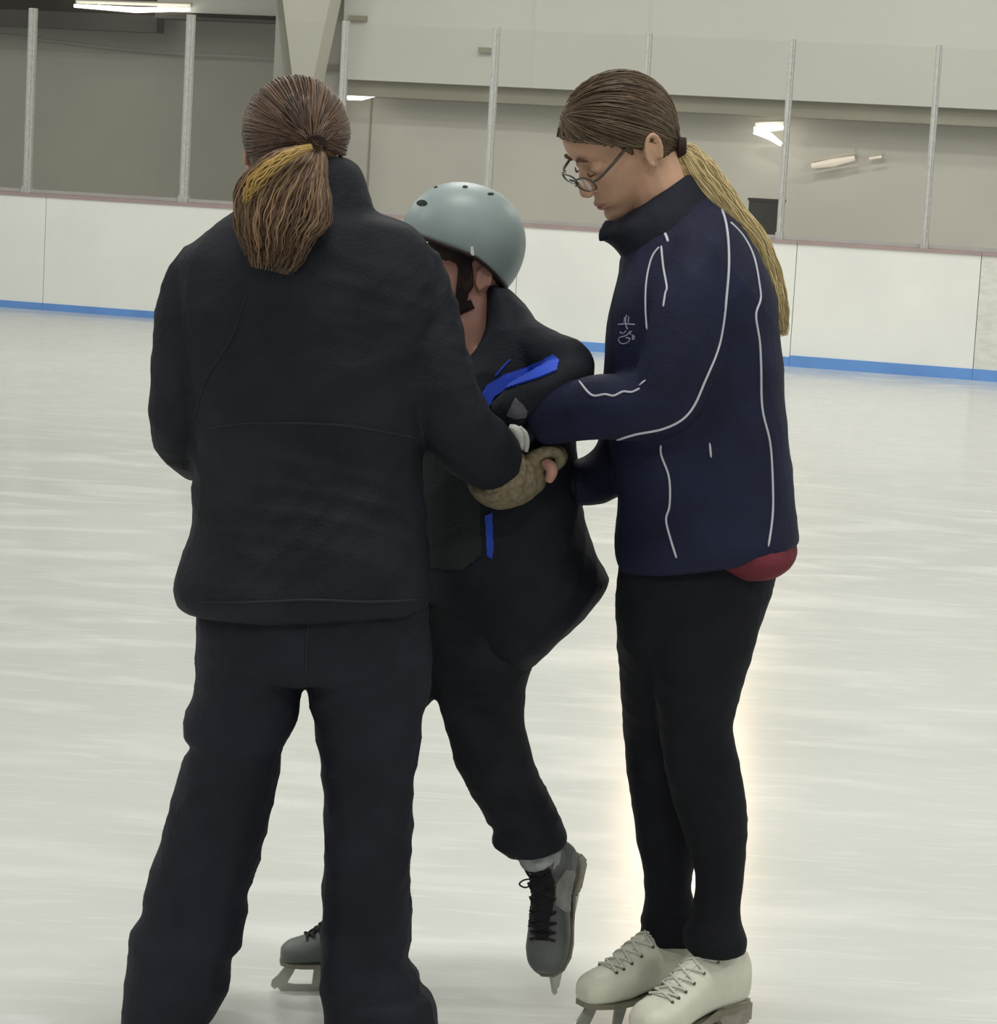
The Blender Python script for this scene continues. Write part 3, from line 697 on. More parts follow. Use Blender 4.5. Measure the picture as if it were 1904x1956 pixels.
# head and body
hc = W(563, 296, YA+0.01)
HA = Matrix.Translation(hc) @ basis((0.10, 0.94, -0.26), (0.05, 0.2, 1)).to_4x4() @ Matrix.Scale(1.02, 4)
bm = bmesh.new(); head_parts(bm, HA)
tubew(bm, [HA @ Vector((-0.025, 0, -0.02)), W(588, 360, YA+.0), W(588, 420, YA)], [0.054, 0.054, 0.062], 14)
loft(bm, [(500, 410, 700, 410, YA, .06), (400, 500, 775, 500, YA, .095), (410, 700, 760, 700, YA, .11), (430, 880, 745, 880, YA, .10), (405, 1080, 785, 1080, YA, .12), (410, 1240, 790, 1240, YA, .11)])
tube(bm, [(480, 1200, YA, 85), (445, 1480, YA, 60), (372, 1740, YA, 46), (340, 1925, YA, 30)]); tube(bm, [(705, 1200, YA, 85), (705, 1500, YA, 60), (700, 1750, YA, 46), (718, 1930, YA, 30)])
tube(bm, [(420, 510, YA, 42), (360, 660, YA, 40), (350, 790, YA, 36), (400, 860, YA+.12, 32), (470, 850, YA+.25, 26)])
tube(bm, [(770, 510, YA, 42), (825, 690, YA-.02, 38), (872, 790, YA, 28), (940, 872, YA+.09, 24), (985, 900, YA+.13, 22)])
hand(bm, W(470, 850, YA+.25), (0.35, 0.9, 0.1), (1, -0.2, 0), 1, 0.5)
hand(bm, W(962, 905, YA+.13), (0.92, 0.30, 0.12), (0.1, 0.25, -0.95), -1, 0.95, 0.50)
ba = union('body', bm, 0.004, 3, 'skin_pink', pa)
# knitted glove over the right hand: fingers free of the thumb tip
gd = Vector((0.80, 0.42, 0.42)).normalized()
bm = bmesh.new()
tube(bm, [(930, 893, YA+.085, 54), (948, 905, YA+.10, 64), (966, 913, YA+.115, 63), (984, 915, YA+.125, 52), (1004, 907, YA+.14, 44), (1022, 895, YA+.147, 38), (1038, 888, YA+.15, 28)], n=24)
for k, (dy, dx) in enumerate(((0.0, 0), (-3, 4), (0, 2), (6, -4))):
    yo = YA+.118+0.019*k
    tube(bm, [(1005, 884+dy, yo, 15), (1034+dx, 866+dy, yo, 12.5), (1058+dx, 863+dy, yo, 11.5), (1071+dx, 873+dy, yo+.003, 10.5), (1066+dx, 886+dy, yo+.006, 9.5), (1052+dx, 890+dy, yo+.008, 8)], n=12)
gl_ = union('knit_glove', bm, 0.003, 3, 'knit', pa, fold=(0.0012, 120, 1), seed=5); gl_['label'] = 'tan knitted glove'
bm = bmesh.new(); tube(bm, [(1040, 884, YA+.125, 11), (1053, 893, YA+.11, 12), (1053, 906, YA+.11, 11), (1047, 918, YA+.115, 8)], n=10); smooth(obj('thumb_tip', bm, 'skin_pink', gl_))
# white knitted band edge on the wrist
bm = bmesh.new(); tube(bm, [(972, 816, YA+.075, 6), (984, 822, YA+.075, 11), (993, 838, YA+.085, 11), (996, 856, YA+.095, 9)], n=8); smooth(obj('white_cuff_stripe', bm, 'whiteknit', gl_))
bm = bmesh.new(); tube(bm, [(992, 816, YA+.075, 4), (1003, 828, YA+.08, 5), (1006, 845, YA+.085, 6), (1004, 862, YA+.09, 5)], n=8); smooth(obj('white_cuff_stripe', bm, 'whiteknit', gl_))
# hair: cap + combed strands + ponytail
R_A = (0.102, 0.086, 0.092); cA = (-0.012, 0, 0.034)
bm = bmesh.new(); ball(bm, (0, 0, 0), 1.0, seg=32, rg=20)
for v in bm.verts: v.co = HA @ Vector((cA[0]+v.co.x*R_A[0]*0.97, cA[1]+v.co.y*R_A[1]*0.97, cA[2]+v.co.z*R_A[2]*0.97))
bmesh.ops.bisect_plane(bm, geom=bm.verts[:]+bm.edges[:]+bm.faces[:], plane_co=HA @ Vector((0.06, 0, 0.04)), plane_no=(HA.to_3x3() @ Vector((1, 0, -0.75))).normalized(), clear_outer=True)
bmesh.ops.holes_fill(bm, edges=[e for e in bm.edges if e.is_boundary])
hr = smooth(obj('hair', bm, 'cap_brown', pa)); hr['label'] = 'brown hair pulled back'
tieA = Vector((-1, -0.42, -0.34))
st = []
for k in range(1500):
    a = random.uniform(-math.pi, math.pi)
    if abs(a) < 2.0: st.append((math.cos(a*0.62)*0.9+0.1, math.sin(a*0.85), 0.32+0.5*math.cos(a*0.7)*random.random()))
    else: st.append((random.uniform(-0.7, 0.4), math.copysign(random.uniform(0.55, 1.0), a), random.uniform(-0.75, 0.2)))
strands('hair_strand_layer', scalp_paths(HA, cA, R_A, st, tieA, 10, (0.0, 0.004), 0.05, end=W(604, 283, YA-.105)), [random.uniform(0.0008, 0.0015) for _ in st], 'hair_brown', hr)['kind'] = 'stuff'
# twist of hair above the tie, its shadow put into a darker colour
st = [(-1+random.gauss(0, .05), -0.12+random.gauss(0, .10), 0.22+random.gauss(0, .10)) for k in range(150)]
strands('hair_twist', scalp_paths(HA, cA, R_A, st, tieA, 8, (0.004, 0.008), 0.04), [random.uniform(0.0012, 0.0022) for _ in st], 'hair_dark', hr)
bm = bmesh.new(); Q_ = HA @ Matrix.Translation(Vector((-0.045, -0.006, -0.030))) @ Matrix.Diagonal((0.050, 0.060, 0.048, 1)); bmesh.ops.create_uvsphere(bm, u_segments=24, v_segments=14, radius=1, matrix=Q_); smooth(obj('nape_hair', bm, 'cap_brown', hr))
bm = bmesh.new(); tpos = W(604, 283, YA-.105)
for k in range(3): tubew(bm, [tpos+Vector((0.016*math.cos(a), -0.012*math.sin(a)*0.6, 0.012*math.sin(a)+0.004*k)) for a in np.linspace(0, 6.2, 16)], [0.0035]*16, 6)
smooth(obj('hair_tie', bm, 'tie', hr))
YT = YA-0.115
strands('ponytail', tail_paths([(602, 276, YA-.10, 16), (592, 300, YA-.115, 38), (566, 340, YT-.02, 76), (543, 390, YT-.035, 98), (529, 435, YT-.05, 86), (524, 478, YT-.055, 66), (514, 524, YT-.06, 40)], 1100, dropmin=0.5, depth=0.35), [random.uniform(0.0009, 0.0019) for _ in range(1100)], 'hair_tail', hr)
strands('golden_streak', tail_paths([(596, 280, YA-.135, 6), (560, 292, YT-.04, 11), (520, 316, YT-.055, 15), (488, 345, YT-.06, 18), (474, 372, YT-.06, 12), (468, 392, YT-.06, 6)], 60, dropmin=0.6), [random.uniform(0.0009, 0.0016) for _ in range(90)], 'hair_gold', hr)
# skates under the trousers
lcA = [W(335, 1900, YA), W(722, 1900, YA)]
skate(pa, (lcA[0].x-0.010, YA+0.064, 0), (-0.15, 1, 0), (0, 0, 1), 1.0, 'boot_white', 'boot_white', 'lace_white', bow=False)
skate(pa, (lcA[1].x+0.008, YA+0.064, 0), (0.12, 1, 0), (0, 0, 1), 1.0, 'boot_white', 'boot_white', 'lace_white', bow=False)

# ================================================================== CHILD IN THE HELMET
YB = 4.97
pk = thing('person', 'child in grey-green helmet and dark jacket bending forward between the two skaters', 'person', tuple(ground(650, 1903)))
bm = bmesh.new()
loft(bm, [(926, 540, 972, 552, YB, .060), (926, 580, 1006, 586, YB, .088), (922, 630, 1038, 634, YB, .115), (880, 690, 1072, 690, YB, .135), (815, 760, 1090, 760, YB, .145), (795, 860, 1102, 860, YB, .150), (788, 960, 1114, 972, YB, .155), (788, 1035, 1131, 1040, YB, .160), (790, 1085, 1155, 1092, YB, .162), (800, 1128, 1163, 1113, YB, .160), (852, 1185, 1130, 1160, YB, .150), (902, 1238, 1060, 1230, YB, .130), (950, 1262, 1018, 1268, YB, .08)], n=32, e=2.2)
# left arm: elbow back at right, forearm forward with blue trim
tube(bm, [(985, 640, YB-.05, 48), (1040, 672, YB-.11, 45), (1082, 690, YB-.15, 46), (1095, 712, YB-.17, 42), (1060, 735, YB-.19, 44), (1000, 768, YB-.19, 42), (960, 800, YB-.18, 38)])
kj = union('jacket', bm, 0.006, 4, 'kid_jacket', pk, fold=(0.005, 26, 2.0), seed=12)
kb = bvh_of([kj])
bm = bmesh.new(); patch(bm, kb, [(925, 778), (921, 752), (932, 735), (962, 716), (1000, 704), (1035, 690), (1058, 678), (1068, 690), (1064, 708), (1030, 722), (1000, 732), (965, 744), (945, 758), (936, 775)], 0.004, 40)
o = obj('blue_sleeve_trim', bm, 'blue', kj); o['label'] = 'royal blue sleeve trim'
bm = bmesh.new(); patch(bm, kb, [(926, 985), (940, 980), (943, 1050), (940, 1068), (930, 1062)], 0.003, 18); obj('blue_front_stripe', bm, 'blue', kj)
bm = bmesh.new(); patch(bm, kb, [(985, 760), (998, 772), (1007, 785), (1004, 796), (985, 800), (968, 794), (975, 778)], 0.003, 18); obj('grey_sleeve_print', bm, 'greylogo', kj)
bm = bmesh.new(); patch(bm, kb, [(805, 800), (880, 815), (908, 860), (916, 960), (920, 1060), (885, 1088), (805, 1085)], 0.004, 20); obj('front_panel', bm, 'kid_vest', kj)
bm = bmesh.new(); drape(bm, kb, [(945, 720), (962, 700), (975, 687)], 4, 0.3); obj('blue_piping', bm, 'blue', kj)
# trousers
bm = bmesh.new()
loft(bm, [(835, 1060, 1080, 1070, YB, .12), (822, 1130, 1075, 1150, YB, .13), (816, 1200, 1050, 1215, YB, .13), (812, 1250, 1018, 1262, YB, .12), (822, 1300, 1000, 1300, YB, .10)])
loft(bm, [(816, 1230, 1022, 1250, YB, .115), (822, 1290, 1008, 1298, YB, .105), (828, 1318, 1002, 1325, YB, .100), (846, 1372, 1003, 1380, YB-.06, .094), (860, 1420, 1009, 1412, YB-.08, .090), (871, 1464, 1018, 1446, YB-.08, .086), (895, 1503, 1034, 1490, YB-.08, .082), (920, 1550, 1060, 1540, YB-.06, .078), (942, 1582, 1078, 1582, YB-.05, .078), (938, 1600, 1083, 1598, YB-.05, .080), (946, 1614, 1081, 1607, YB-.05, .078), (972, 1634, 1072, 1616, YB-.05, .066)])
tube(bm, [(850, 1200, YB, 90), (725, 1335, YB+.02, 80), (697, 1490, YB+.03, 72), (690, 1640, YB+.03, 64), (690, 1730, YB+.02, 60), (690, 1770, YB+.02, 56)])
kp = union('trousers', bm, 0.006, 3, 'kid_pants', pk, fold=(0.005, 34, 2.5), seed=21)
# head, body
hk = W(897, 520, YB)
HK = Matrix.Translation(hk) @ basis((-0.95, -0.18, -0.10), (-0.05, 0, 1)).to_4x4() @ Matrix.Scale(0.86, 4)
bm = bmesh.new(); head_parts(bm, HK)
tubew(bm, [HK @ Vector((0.0, 0, -0.03)), W(898, 615, YB-.01), W(908, 690, YB)], [0.048, 0.046, 0.055], 14)
loft(bm, [(880, 660, 1030, 670, YB, .07), (880, 800, 1060, 800, YB, .11), (870, 980, 1060, 980, YB, .11), (860, 1100, 1050, 1100, YB, .11), (850, 1230, 1000, 1230, YB, .09)])
tube(bm, [(925, 1180, YB, 60), (925, 1300, YB-.02, 44), (932, 1420, YB-.07, 40), (1000, 1590, YB-.05, 36), (1035, 1660, YB-.04, 30)]); tube(bm, [(850, 1190, YB, 60), (720, 1350, YB+.02, 55), (690, 1560, YB+.03, 42), (690, 1800, YB+.02, 30)])
tube(bm, [(985, 650, YB-.05, 34), (1080, 690, YB-.14, 30), (1088, 710, YB-.165, 28), (1000, 768, YB-.18, 24), (950, 808, YB-.17, 20)])
tube(bm, [(930, 660, YB+.10, 34), (850, 760, YB+.14, 30), (790, 820, YB+.08, 24), (740, 840, YB+.02, 20)])
hand(bm, W(950, 808, YB-.17), (-0.15, 0.25, -0.9), (0, 0.9, 0.2), 1, 0.6, 0.72)
hand(bm, W(740, 840, YB+.02), (-0.9, -0.2, -0.1), (0, 0.2, -1), -1, 0.6, 0.8)
bk = union('body', bm, 0.0045, 3, 'skin_pink', pk)
bm = bmesh.new(); tube(bm, [(925, 650, YB+.10, 46), (850, 760, YB+.14, 44), (790, 822, YB+.08, 40), (760, 836, YB+.04, 36)]); union('sleeve', bm, 0.006, 3, 'kid_jacket', pk, fold=(0.004, 30, 1), seed=2)
# back hair under the helmet
bm = bmesh.new()
for v_c, r_ in (((-0.028, 0, 0.005), (0.066, 0.066, 0.050)), ((0.0, 0.0, 0.05), (0.09, 0.078, 0.06))):
    Q = HK @ Matrix.Translation(Vector(v_c)) @ Matrix.Diagonal((*r_, 1)); bmesh.ops.create_uvsphere(bm, u_segments=24, v_segments=14, radius=1, matrix=Q)
for s in (1, -1):
    Q = HK @ Matrix.Translation(Vector((0.020, s*0.066, -0.004))) @ Matrix.Diagonal((0.020, 0.008, 0.040, 1)); bmesh.ops.create_uvsphere(bm, u_segments=14, v_segments=10, radius=1, matrix=Q)
union('hair', bm, 0.004, 3, 'cap_dark', pk, fold=(0.0015, 120, 0.3), seed=3)
# helmet: domed shell with rolled edge
hx = Vector((-0.96, -0.20, -0.02)).normalized()
HM = Matrix.Translation(W(881, 462, YB)) @ basis((-0.93, -0.24, 0.17), (0.17, -0.05, 1)).to_4x4()
def helmet_shell(rx, ry, rz, grow=0.0):
    b = bmesh.new(); rings = []
    for i in range(22):
        ph = (i/21)          # 0 crown .. 1 edge
        ring = []
        for k in range(48):
            a = 2*math.pi*k/48
            # edge drops at the back, rises over the brow and over the ear
            drop = 0.10 + 0.36*max(0, -math.cos(a))**1.2 + 0.02*math.cos(2*a) - 0.10*max(0, math.cos(a))
            el = math.pi/2 - ph*(math.pi/2 + drop*1.35)
            cx = math.cos(el); e_ = 0.92
            ring.append(HM @ Vector(((rx+grow)*math.copysign(abs(cx)**e_, cx)*math.cos(a)-0.003, (ry+grow)*math.copysign(abs(cx)**e_, cx)*math.sin(a), (rz+grow)*math.sin(el)*(1 if el > 0 else 1.1))))
        rings.append(ring)
    return rings
ro = helmet_shell(0.116, 0.096, 0.108); ri = helmet_shell(0.116, 0.096, 0.108, -0.012)
bm = bmesh.new()
vo = [[bm.verts.new(p) for p in r] for r in ro[1:]]; vi = [[bm.verts.new(p) for p in r] for r in ri[1:]]
tp = bm.verts.new(ro[0][0]); ti = bm.verts.new(ri[0][0])
for k in range(48):
    k2 = (k+1) % 48
    bm.faces.new((tp, vo[0][k], vo[0][k2])); bm.faces.new((ti, vi[0][k2], vi[0][k]))
    for i in range(len(vo)-1):
        bm.faces.new((vo[i][k], vo[i+1][k], vo[i+1][k2], vo[i][k2])); bm.faces.new((vi[i][k], vi[i][k2], vi[i+1][k2], vi[i+1][k]))
    bm.faces.new((vo[-1][k], vi[-1][k], vi[-1][k2], vo[-1][k2]))
hl = smooth(obj('helmet', bm, 'helmet', pk)); hl['label'] = 'matt grey-green skate helmet'
hb = bvh_of([hl])
bm = bmesh.new(); tubew(bm, [p for p in ro[-1]]+[ro[-1][0]], [0.0035]*49, 8, cap=False); smooth(obj('edge_trim', bm, 'liner', hl))
for cx_, cy_, a_, b_ in ((806, 388, 10, 5.5), (777, 388, 4, 5), (888, 357, 5, 2.0), (937, 371, 6, 2.2), (830, 357, 5, 2)):
    bm = bmesh.new(); patch(bm, hb, [(cx_+a_*math.cos(t), cy_+b_*math.sin(t)) for t in np.linspace(0, 6.28, 14)[:-1]], 0.0012, 12)
    if len(bm.faces): obj('vent_hole', bm, 'hole', hl)
    else: bm.free()
bm = bmesh.new(); patch(bm, hb, [(898, 472), (903, 471), (905, 487), (900, 489), (898, 482)], 0.003, 10); obj('rivet', bm, 'rivet', hl)
# straps over the cheek and under the chin
hbv = bvh_of([bk])
def strap(pts, wdt):
    b = bmesh.new(); q = []
    for x, y in catmull(pts, 4):
        d = ray(x, y).normalized(); loc, nor, i, dd = hbv.ray_cast(CP, d)
        q.append((loc+Vector((0, -0.006, 0))) if loc is not None and loc.y < YB+.03 else W(x, y, YB-.065))
    tubew(b, q, [PX(wdt, YB)]*len(q), 10, flat=((0, 1, 0), 0.3)); smooth(obj('strap', b, 'strap', hl))
strap([(888, 478), (888, 510), (884, 545), (880, 575), (872, 596)], 12)
strap([(862, 592), (882, 589), (903, 580)], 9)
# child's skates
sk, _ = skate(pk, ground(648, 1893), (-0.985, -0.17, 0), (0, 0, 1), 0.86, 'boot_grey', 'boot_black', 'lace_black', bow=True, label='scuffed grey rental skate')
toeD = Vector((-0.16, -0.56, -0.78)).normalized(); upD = Vector((-0.36, -0.62, 0.65))
Rr = basis(toeD, upD)
ankle = W(1038, 1640, YB-.05); pos = ankle - Rr @ Vector((-0.064*0.92, 0, 0.20*0.92))
sk, Mr = skate(pk, pos, toeD, upD, 0.92, 'boot_grey', 'boot_black', 'lace_black', shaft=0.15, label='scuffed grey rental skate lifted at the heel')
sb_ = bvh_of([sk])
bm = bmesh.new(); patch(bm, sb_, [(1062, 1688), (1080, 1662), (1096, 1664), (1107, 1692), (1113, 1714), (1106, 1742), (1078, 1742), (1060, 1728)], 0.0016); obj('worn_side', bm, 'boot_patch', sk)
bm = bmesh.new(); patch(bm, sb_, [(988, 1656), (1046, 1652), (1060, 1690), (1055, 1735), (1046, 1772), (1000, 1770), (992, 1715)], 0.0018); obj('lace_flap', bm, 'boot_black', sk)
bm = bmesh.new(); tubew(bm, [Mr @ Vector((-0.064, 0, 0.20)), Mr @ Vector((-0.064, 0, 0.222)), W(1024, 1626, YB-.055)], [0.036, 0.040, 0.042], 20); smooth(union('sock', bm, 0.004, 2, 'sock', pk, fold=(0.002, 90, 1), seed=4))

# ================================================================== GIRL IN NAVY
YC = 4.84
pg = thing('person', 'person with blonde ponytail and glasses in navy piped jacket and white skates', 'person', tuple(ground(1300, 1985)))
bm = bmesh.new()
loft(bm, [(1205, 440, 1345, 372, YC, .085), (1192, 470, 1378, 398, YC, .105), (1184, 495, 1412, 425, YC, .135), (1181, 525, 1446, 478, YC, .165), (1170, 565, 1475, 545, YC, .180), (1160, 622, 1488, 630, YC, .178), (1153, 690, 1495, 715, YC, .170), (1151, 745, 1498, 760, YC, .165), (1162, 840, 1507, 850, YC, .160), (1178, 930, 1516, 940, YC, .162), (1178, 995, 1521, 990, YC, .168), (1173, 1030, 1525, 1015, YC, .172), (1174, 1062, 1525, 1032, YC, .172), (1184, 1090, 1508, 1044, YC, .165)], n=36, e=2.3)
# near sleeve
tube(bm, [(1335, 480, YC-.09, 66), (1322, 560, YC-.13, 74), (1310, 640, YC-.15, 76), (1292, 710, YC-.16, 76), (1266, 762, YC-.16, 74), (1215, 778, YC-.15, 67), (1150, 776, YC-.12, 63), (1085, 788, YC-.08, 58), (1030, 806, YC-.05, 50)])
# far sleeve, lower and behind
tube(bm, [(1300, 520, YC+.11, 60), (1265, 640, YC+.15, 62), (1220, 770, YC+.15, 60), (1190, 872, YC+.12, 56), (1140, 915, YC+.10, 50), (1085, 925, YC+.08, 44)])
gj = union('jacket', bm, 0.006, 4, 'navy', pg, fold=(0.0042, 24, 1.6), seed=31)
gb = bvh_of([gj])
def pipe(pts, wd=6.5):
    b = bmesh.new(); drape(b, gb, pts, wd*0.74, 0.25)
    if len(b.faces): smooth(obj('piping', b, 'pipe', gj))
    else: b.free()
pipe([(1352, 372), (1375, 395), (1388, 435), (1392, 500), (1388, 560), (1381, 620), (1370, 670), (1345, 730), (1325, 775), (1300, 803), (1262, 820), (1215, 829), (1178, 840)], 7)
pipe([(1395, 425), (1420, 452), (1440, 492), (1450, 545), (1452, 572), (1443, 602), (1450, 650), (1453, 700), (1455, 780), (1470, 845), (1475, 920), (1475, 985), (1467, 1044)], 6.5)
pipe([(1259, 472), (1245, 492), (1235, 535), (1233, 585), (1236, 630)], 5.5)
pipe([(1270, 446), (1273, 453), (1276, 462)], 8)
pipe([(1263, 470), (1267, 510), (1274, 548), (1271, 560), (1267, 586)], 6)
pipe([(1106, 728), (1130, 755), (1155, 753), (1172, 756), (1190, 748), (1206, 749), (1222, 742)], 6)
pipe([(1221, 736), (1233, 726)], 6)
pipe([(1262, 850), (1263, 870), (1278, 912), (1279, 965), (1272, 992), (1280, 1027), (1292, 1066)], 6)
pipe([(1355, 846), (1358, 874)], 6)
# stitched chest emblem: small skater figure over a swirl
bm = bmesh.new()
for ln_ in ([(1197, 602), (1195, 610), (1196, 622), (1199, 629)], [(1193, 606), (1192, 616)], [(1201, 604), (1200, 618)], [(1180, 620), (1196, 619), (1213, 620)], [(1184, 634), (1190, 637), (1196, 632)], [(1207, 632), (1196, 641), (1182, 646), (1186, 656), (1198, 655), (1203, 647), (1195, 645)], [(1209, 640), (1212, 646), (1208, 648), (1209, 640)], [(1201, 634), (1206, 640)]):
    drape(bm, gb, ln_, 2.6, 0.3)
obj('chest_emblem', bm, 'logo', gj)
# standing collar with pointed front
bm = bmesh.new()
loft(bm, [(1172, 424, 1318, 330, YC, .066), (1152, 438, 1336, 352, YC, .080), (1144, 453, 1350, 374, YC, .092), (1164, 466, 1366, 398, YC, .10), (1182, 486, 1378, 420, YC, .105), (1196, 508, 1372, 446, YC, .10)], n=32)
tube(bm, [(1170, 432, YC-.03, 20), (1152, 448, YC-.04, 11), (1147, 462, YC-.045, 4)], n=10)
union('collar', bm, 0.005, 4, 'navy_dark', gj, fold=(0.003, 40, 1), seed=6)
# red shirt tail
bm = bmesh.new(); loft(bm, [(1260, 1030, 1514, 1012, YC, .150), (1285, 1050, 1519, 1032, YC, .160), (1320, 1064, 1521, 1046, YC, .162), (1352, 1076, 1518, 1060, YC, .158), (1376, 1086, 1504, 1074, YC, .150), (1396, 1093, 1490, 1085, YC, .138)])
union('shirt', bm, 0.005, 3, 'red', pg, fold=(0.003, 40, 1), seed=9)['label'] = 'red shirt tail below the jacket'
# leggings
bm = bmesh.new()
loft(bm, [(1190, 1040, 1500, 1040, YC, .13), (1179, 1095, 1482, 1095, YC, .142), (1176, 1150, 1468, 1150, YC, .142), (1177, 1200, 1448, 1200, YC, .140), (1184, 1250, 1428, 1250, YC, .115), (1200, 1300, 1390, 1300, YC, .07)])
YF = YC+.075; YN = YC-.065
loft(bm, [(1195, 1090, 1400, 1100, YC+.04, .070), (1177, 1180, 1400, 1190, YC+.02, .125), (1180, 1260, 1392, 1260, YF-.045, .120), (1186, 1330, 1374, 1330, YF-.03, .105), (1190, 1400, 1352, 1400, YF, .075), (1198, 1480, 1344, 1480, YF, .068), (1209, 1560, 1340, 1560, YF, .064), (1219, 1620, 1334, 1620, YF, .058), (1231, 1685, 1319, 1685, YF, .050), (1229, 1735, 1332, 1735, YF, .054), (1221, 1756, 1338, 1760, YF, .060), (1226, 1774, 1338, 1776, YF, .060), (1216, 1794, 1342, 1800, YF, .064)])
loft(bm, [(1225, 1090, 1460, 1100, YC-.04, .070), (1215, 1180, 1455, 1180, YN+.01, .095), (1238, 1260, 1433, 1260, YN, .092), (1250, 1330, 1411, 1330, YN, .085), (1258, 1385, 1400, 1392, YN, .075), (1266, 1450, 1411, 1450, YN, .070), (1282, 1520, 1424, 1520, YN, .068), (1304, 1590, 1427, 1582, YN, .064), (1320, 1640, 1424, 1640, YN, .056), (1328, 1685, 1418, 1690, YN, .050), (1320, 1740, 1414, 1740, YN, .054), (1306, 1772, 1419, 1770, YN, .062), (1304, 1797, 1427, 1792, YN, .068), (1316, 1816, 1424, 1817, YN, .066)])
gp = union('leggings', bm, 0.005, 7, 'leggings', pg, fold=(0.0028, 40, 3), seed=17)
# body
bm = bmesh.new()
fd = Vector((-0.80, -0.22, -0.52)).normalized()
fx, fu = Vector((-0.7626, -0.2479, -0.5975)), Vector((-0.5182, -0.3188, 0.7937))
HG = Matrix.Translation(W(1186.5, 276, YC)) @ basis(fx, fu).to_4x4() @ Matrix.Scale(1.03, 4)
head_parts(bm, HG, eo=0.011)
tubew(bm, [HG @ Vector((-0.03, 0, -0.03)), W(1265, 375, YC), W(1300, 450, YC)], [0.058, 0.055, 0.062], 14)
loft(bm, [(1230, 480, 1400, 470, YC, .08), (1215, 600, 1440, 600, YC, .12), (1205, 780, 1450, 780, YC, .11), (1220, 950, 1470, 950, YC, .11), (1215, 1080, 1455, 1080, YC, .12), (1220, 1200, 1420, 1200, YC, .10)])
tube(bm, [(1290, 1180, YF, 80), (1270, 1440, YF, 52), (1275, 1640, YF, 34), (1285, 1840, YF, 28)]); tube(bm, [(1345, 1180, YN, 80), (1335, 1440, YN, 52), (1370, 1600, YN, 44), (1368, 1830, YN, 28)])
tube(bm, [(1335, 500, YC-.09, 42), (1305, 660, YC-.14, 40), (1280, 755, YC-.15, 36), (1160, 776, YC-.12, 32), (1040, 803, YC-.05, 26)])
tube(bm, [(1290, 520, YC+.11, 42), (1225, 760, YC+.14, 38), (1190, 870, YC+.12, 34), (1090, 922, YC+.08, 26)])
hand(bm, W(1045, 802, YC-.06), (-0.9, 0.25, -0.1), (0.1, 0.6, -0.7), 1, 0.5, 0.85)
hand(bm, W(1090, 922, YC+.08), (-0.9, 0.1, 0.1), (0.1, -0.2, 0.9), -1, 0.6, 0.85)
bg = union('body', bm, 0.0032, 3, 'skin', pg)
# dark gloves over her hands
for wr, d_, n_, sd in ((W(1045, 802, YC-.06), (-0.9, 0.25, -0.1), (0.1, 0.6, -0.7), 1), (W(1090, 922, YC+.08), (-0.9, 0.1, 0.1), (0.1, -0.2, 0.9), -1)):
    b2 = bmesh.new(); hand(b2, wr, d_, n_, sd, 0.55, 0.98); tubew(b2, [Vector(wr)-Vector(d_)*0.03, Vector(wr)+Vector(d_)*0.03], [0.030, 0.034], 12); union('glove', b2, 0.003, 3, 'navy_dark', pg)
# face details
def on_head(c): return HG @ Vector(c)
for s in (1, -1):
    b2 = bmesh.new(); tubew(b2, [on_head((0.086, s*0.012, 0.024)), on_head((0.088, s*0.026, 0.031)), on_head((0.080, s*0.045, 0.026))], [0.002, 0.0035, 0.0015], 8, sub=3); smooth(obj('eyebrow', b2, 'brow', bg))
    b2 = bmesh.new(); tubew(b2, [on_head((0.083, s*0.018, -0.001)), on_head((0.0845, s*0.029, -0.004)), on_head((0.079, s*0.042, -0.001))], [0.0012, 0.0020, 0.0010], 8, sub=3); smooth(obj('eyelash', b2, 'brow', bg))
b2 = bmesh.new(); 
for z_, x_ in ((-0.0630, 0.0900), (-0.0715, 0.0880)): tubew(b2, [on_head((x_-0.010, -0.022, z_)), on_head((x_-0.002, -0.010, z_)), on_head((x_, 0, z_)), on_head((x_-0.002, 0.010, z_)), on_head((x_-0.010, 0.022, z_))], [0.001, 0.0032, 0.0038, 0.0032, 0.001], 8, sub=3)
smooth(obj('lips', b2, 'lip', bg))
# glasses sliding down the nose
gp_c = Vector((0.106, 0, -0.006))
bm = bmesh.new()
for s in (1, -1):
    lo = [on_head((gp_c.x-0.012*abs(math.cos(a)*0.5+0.5)*0.6-(0.006 if s*math.cos(a) > 0 else 0)+0.10*0.022*math.sin(a), s*0.033+0.025*math.copysign(abs(math.cos(a))**0.8, math.cos(a)), gp_c.z-0.004+0.0135*math.copysign(abs(math.sin(a))**0.8, math.sin(a)))) for a in np.linspace(0, 2*math.pi, 33)]
    tubew(bm, lo, [0.0016]*33, 6, cap=False)
tubew(bm, [on_head((gp_c.x, -0.009, gp_c.z+0.003)), on_head((gp_c.x+0.004, 0, gp_c.z+0.007)), on_head((gp_c.x, 0.009, gp_c.z+0.003))], [0.0018]*3, 6, sub=4)
gls = smooth(obj('glasses', bm, 'frame', pg)); gls['label'] = 'thin dark glasses low on the nose'
for s in (1, -1):
    b2 = bmesh.new(); tubew(b2, [on_head((gp_c.x-0.012, s*0.058, gp_c.z+0.004)), on_head((gp_c.x-0.020, s*0.072, gp_c.z+0.006)), on_head((0.05, s*0.078, 0.010)), on_head((0.005, s*0.080, 0.022)), on_head((-0.012, s*0.079, 0.012))], [0.0022, 0.0026, 0.0030, 0.0030, 0.0022], 8, sub=3); smooth(obj('temple_arm', b2, 'frame', gls))
    b2 = bmesh.new(); ol = [(gp_c.x-0.0065, s*0.033+0.024*math.cos(a), gp_c.z-0.004+0.0128*math.sin(a)) for a in np.linspace(0, 2*math.pi, 25)[:-1]]
    prism(b2, ol, (0.0012, 0, 0), HG); obj('lens', b2, 'lens', gls)
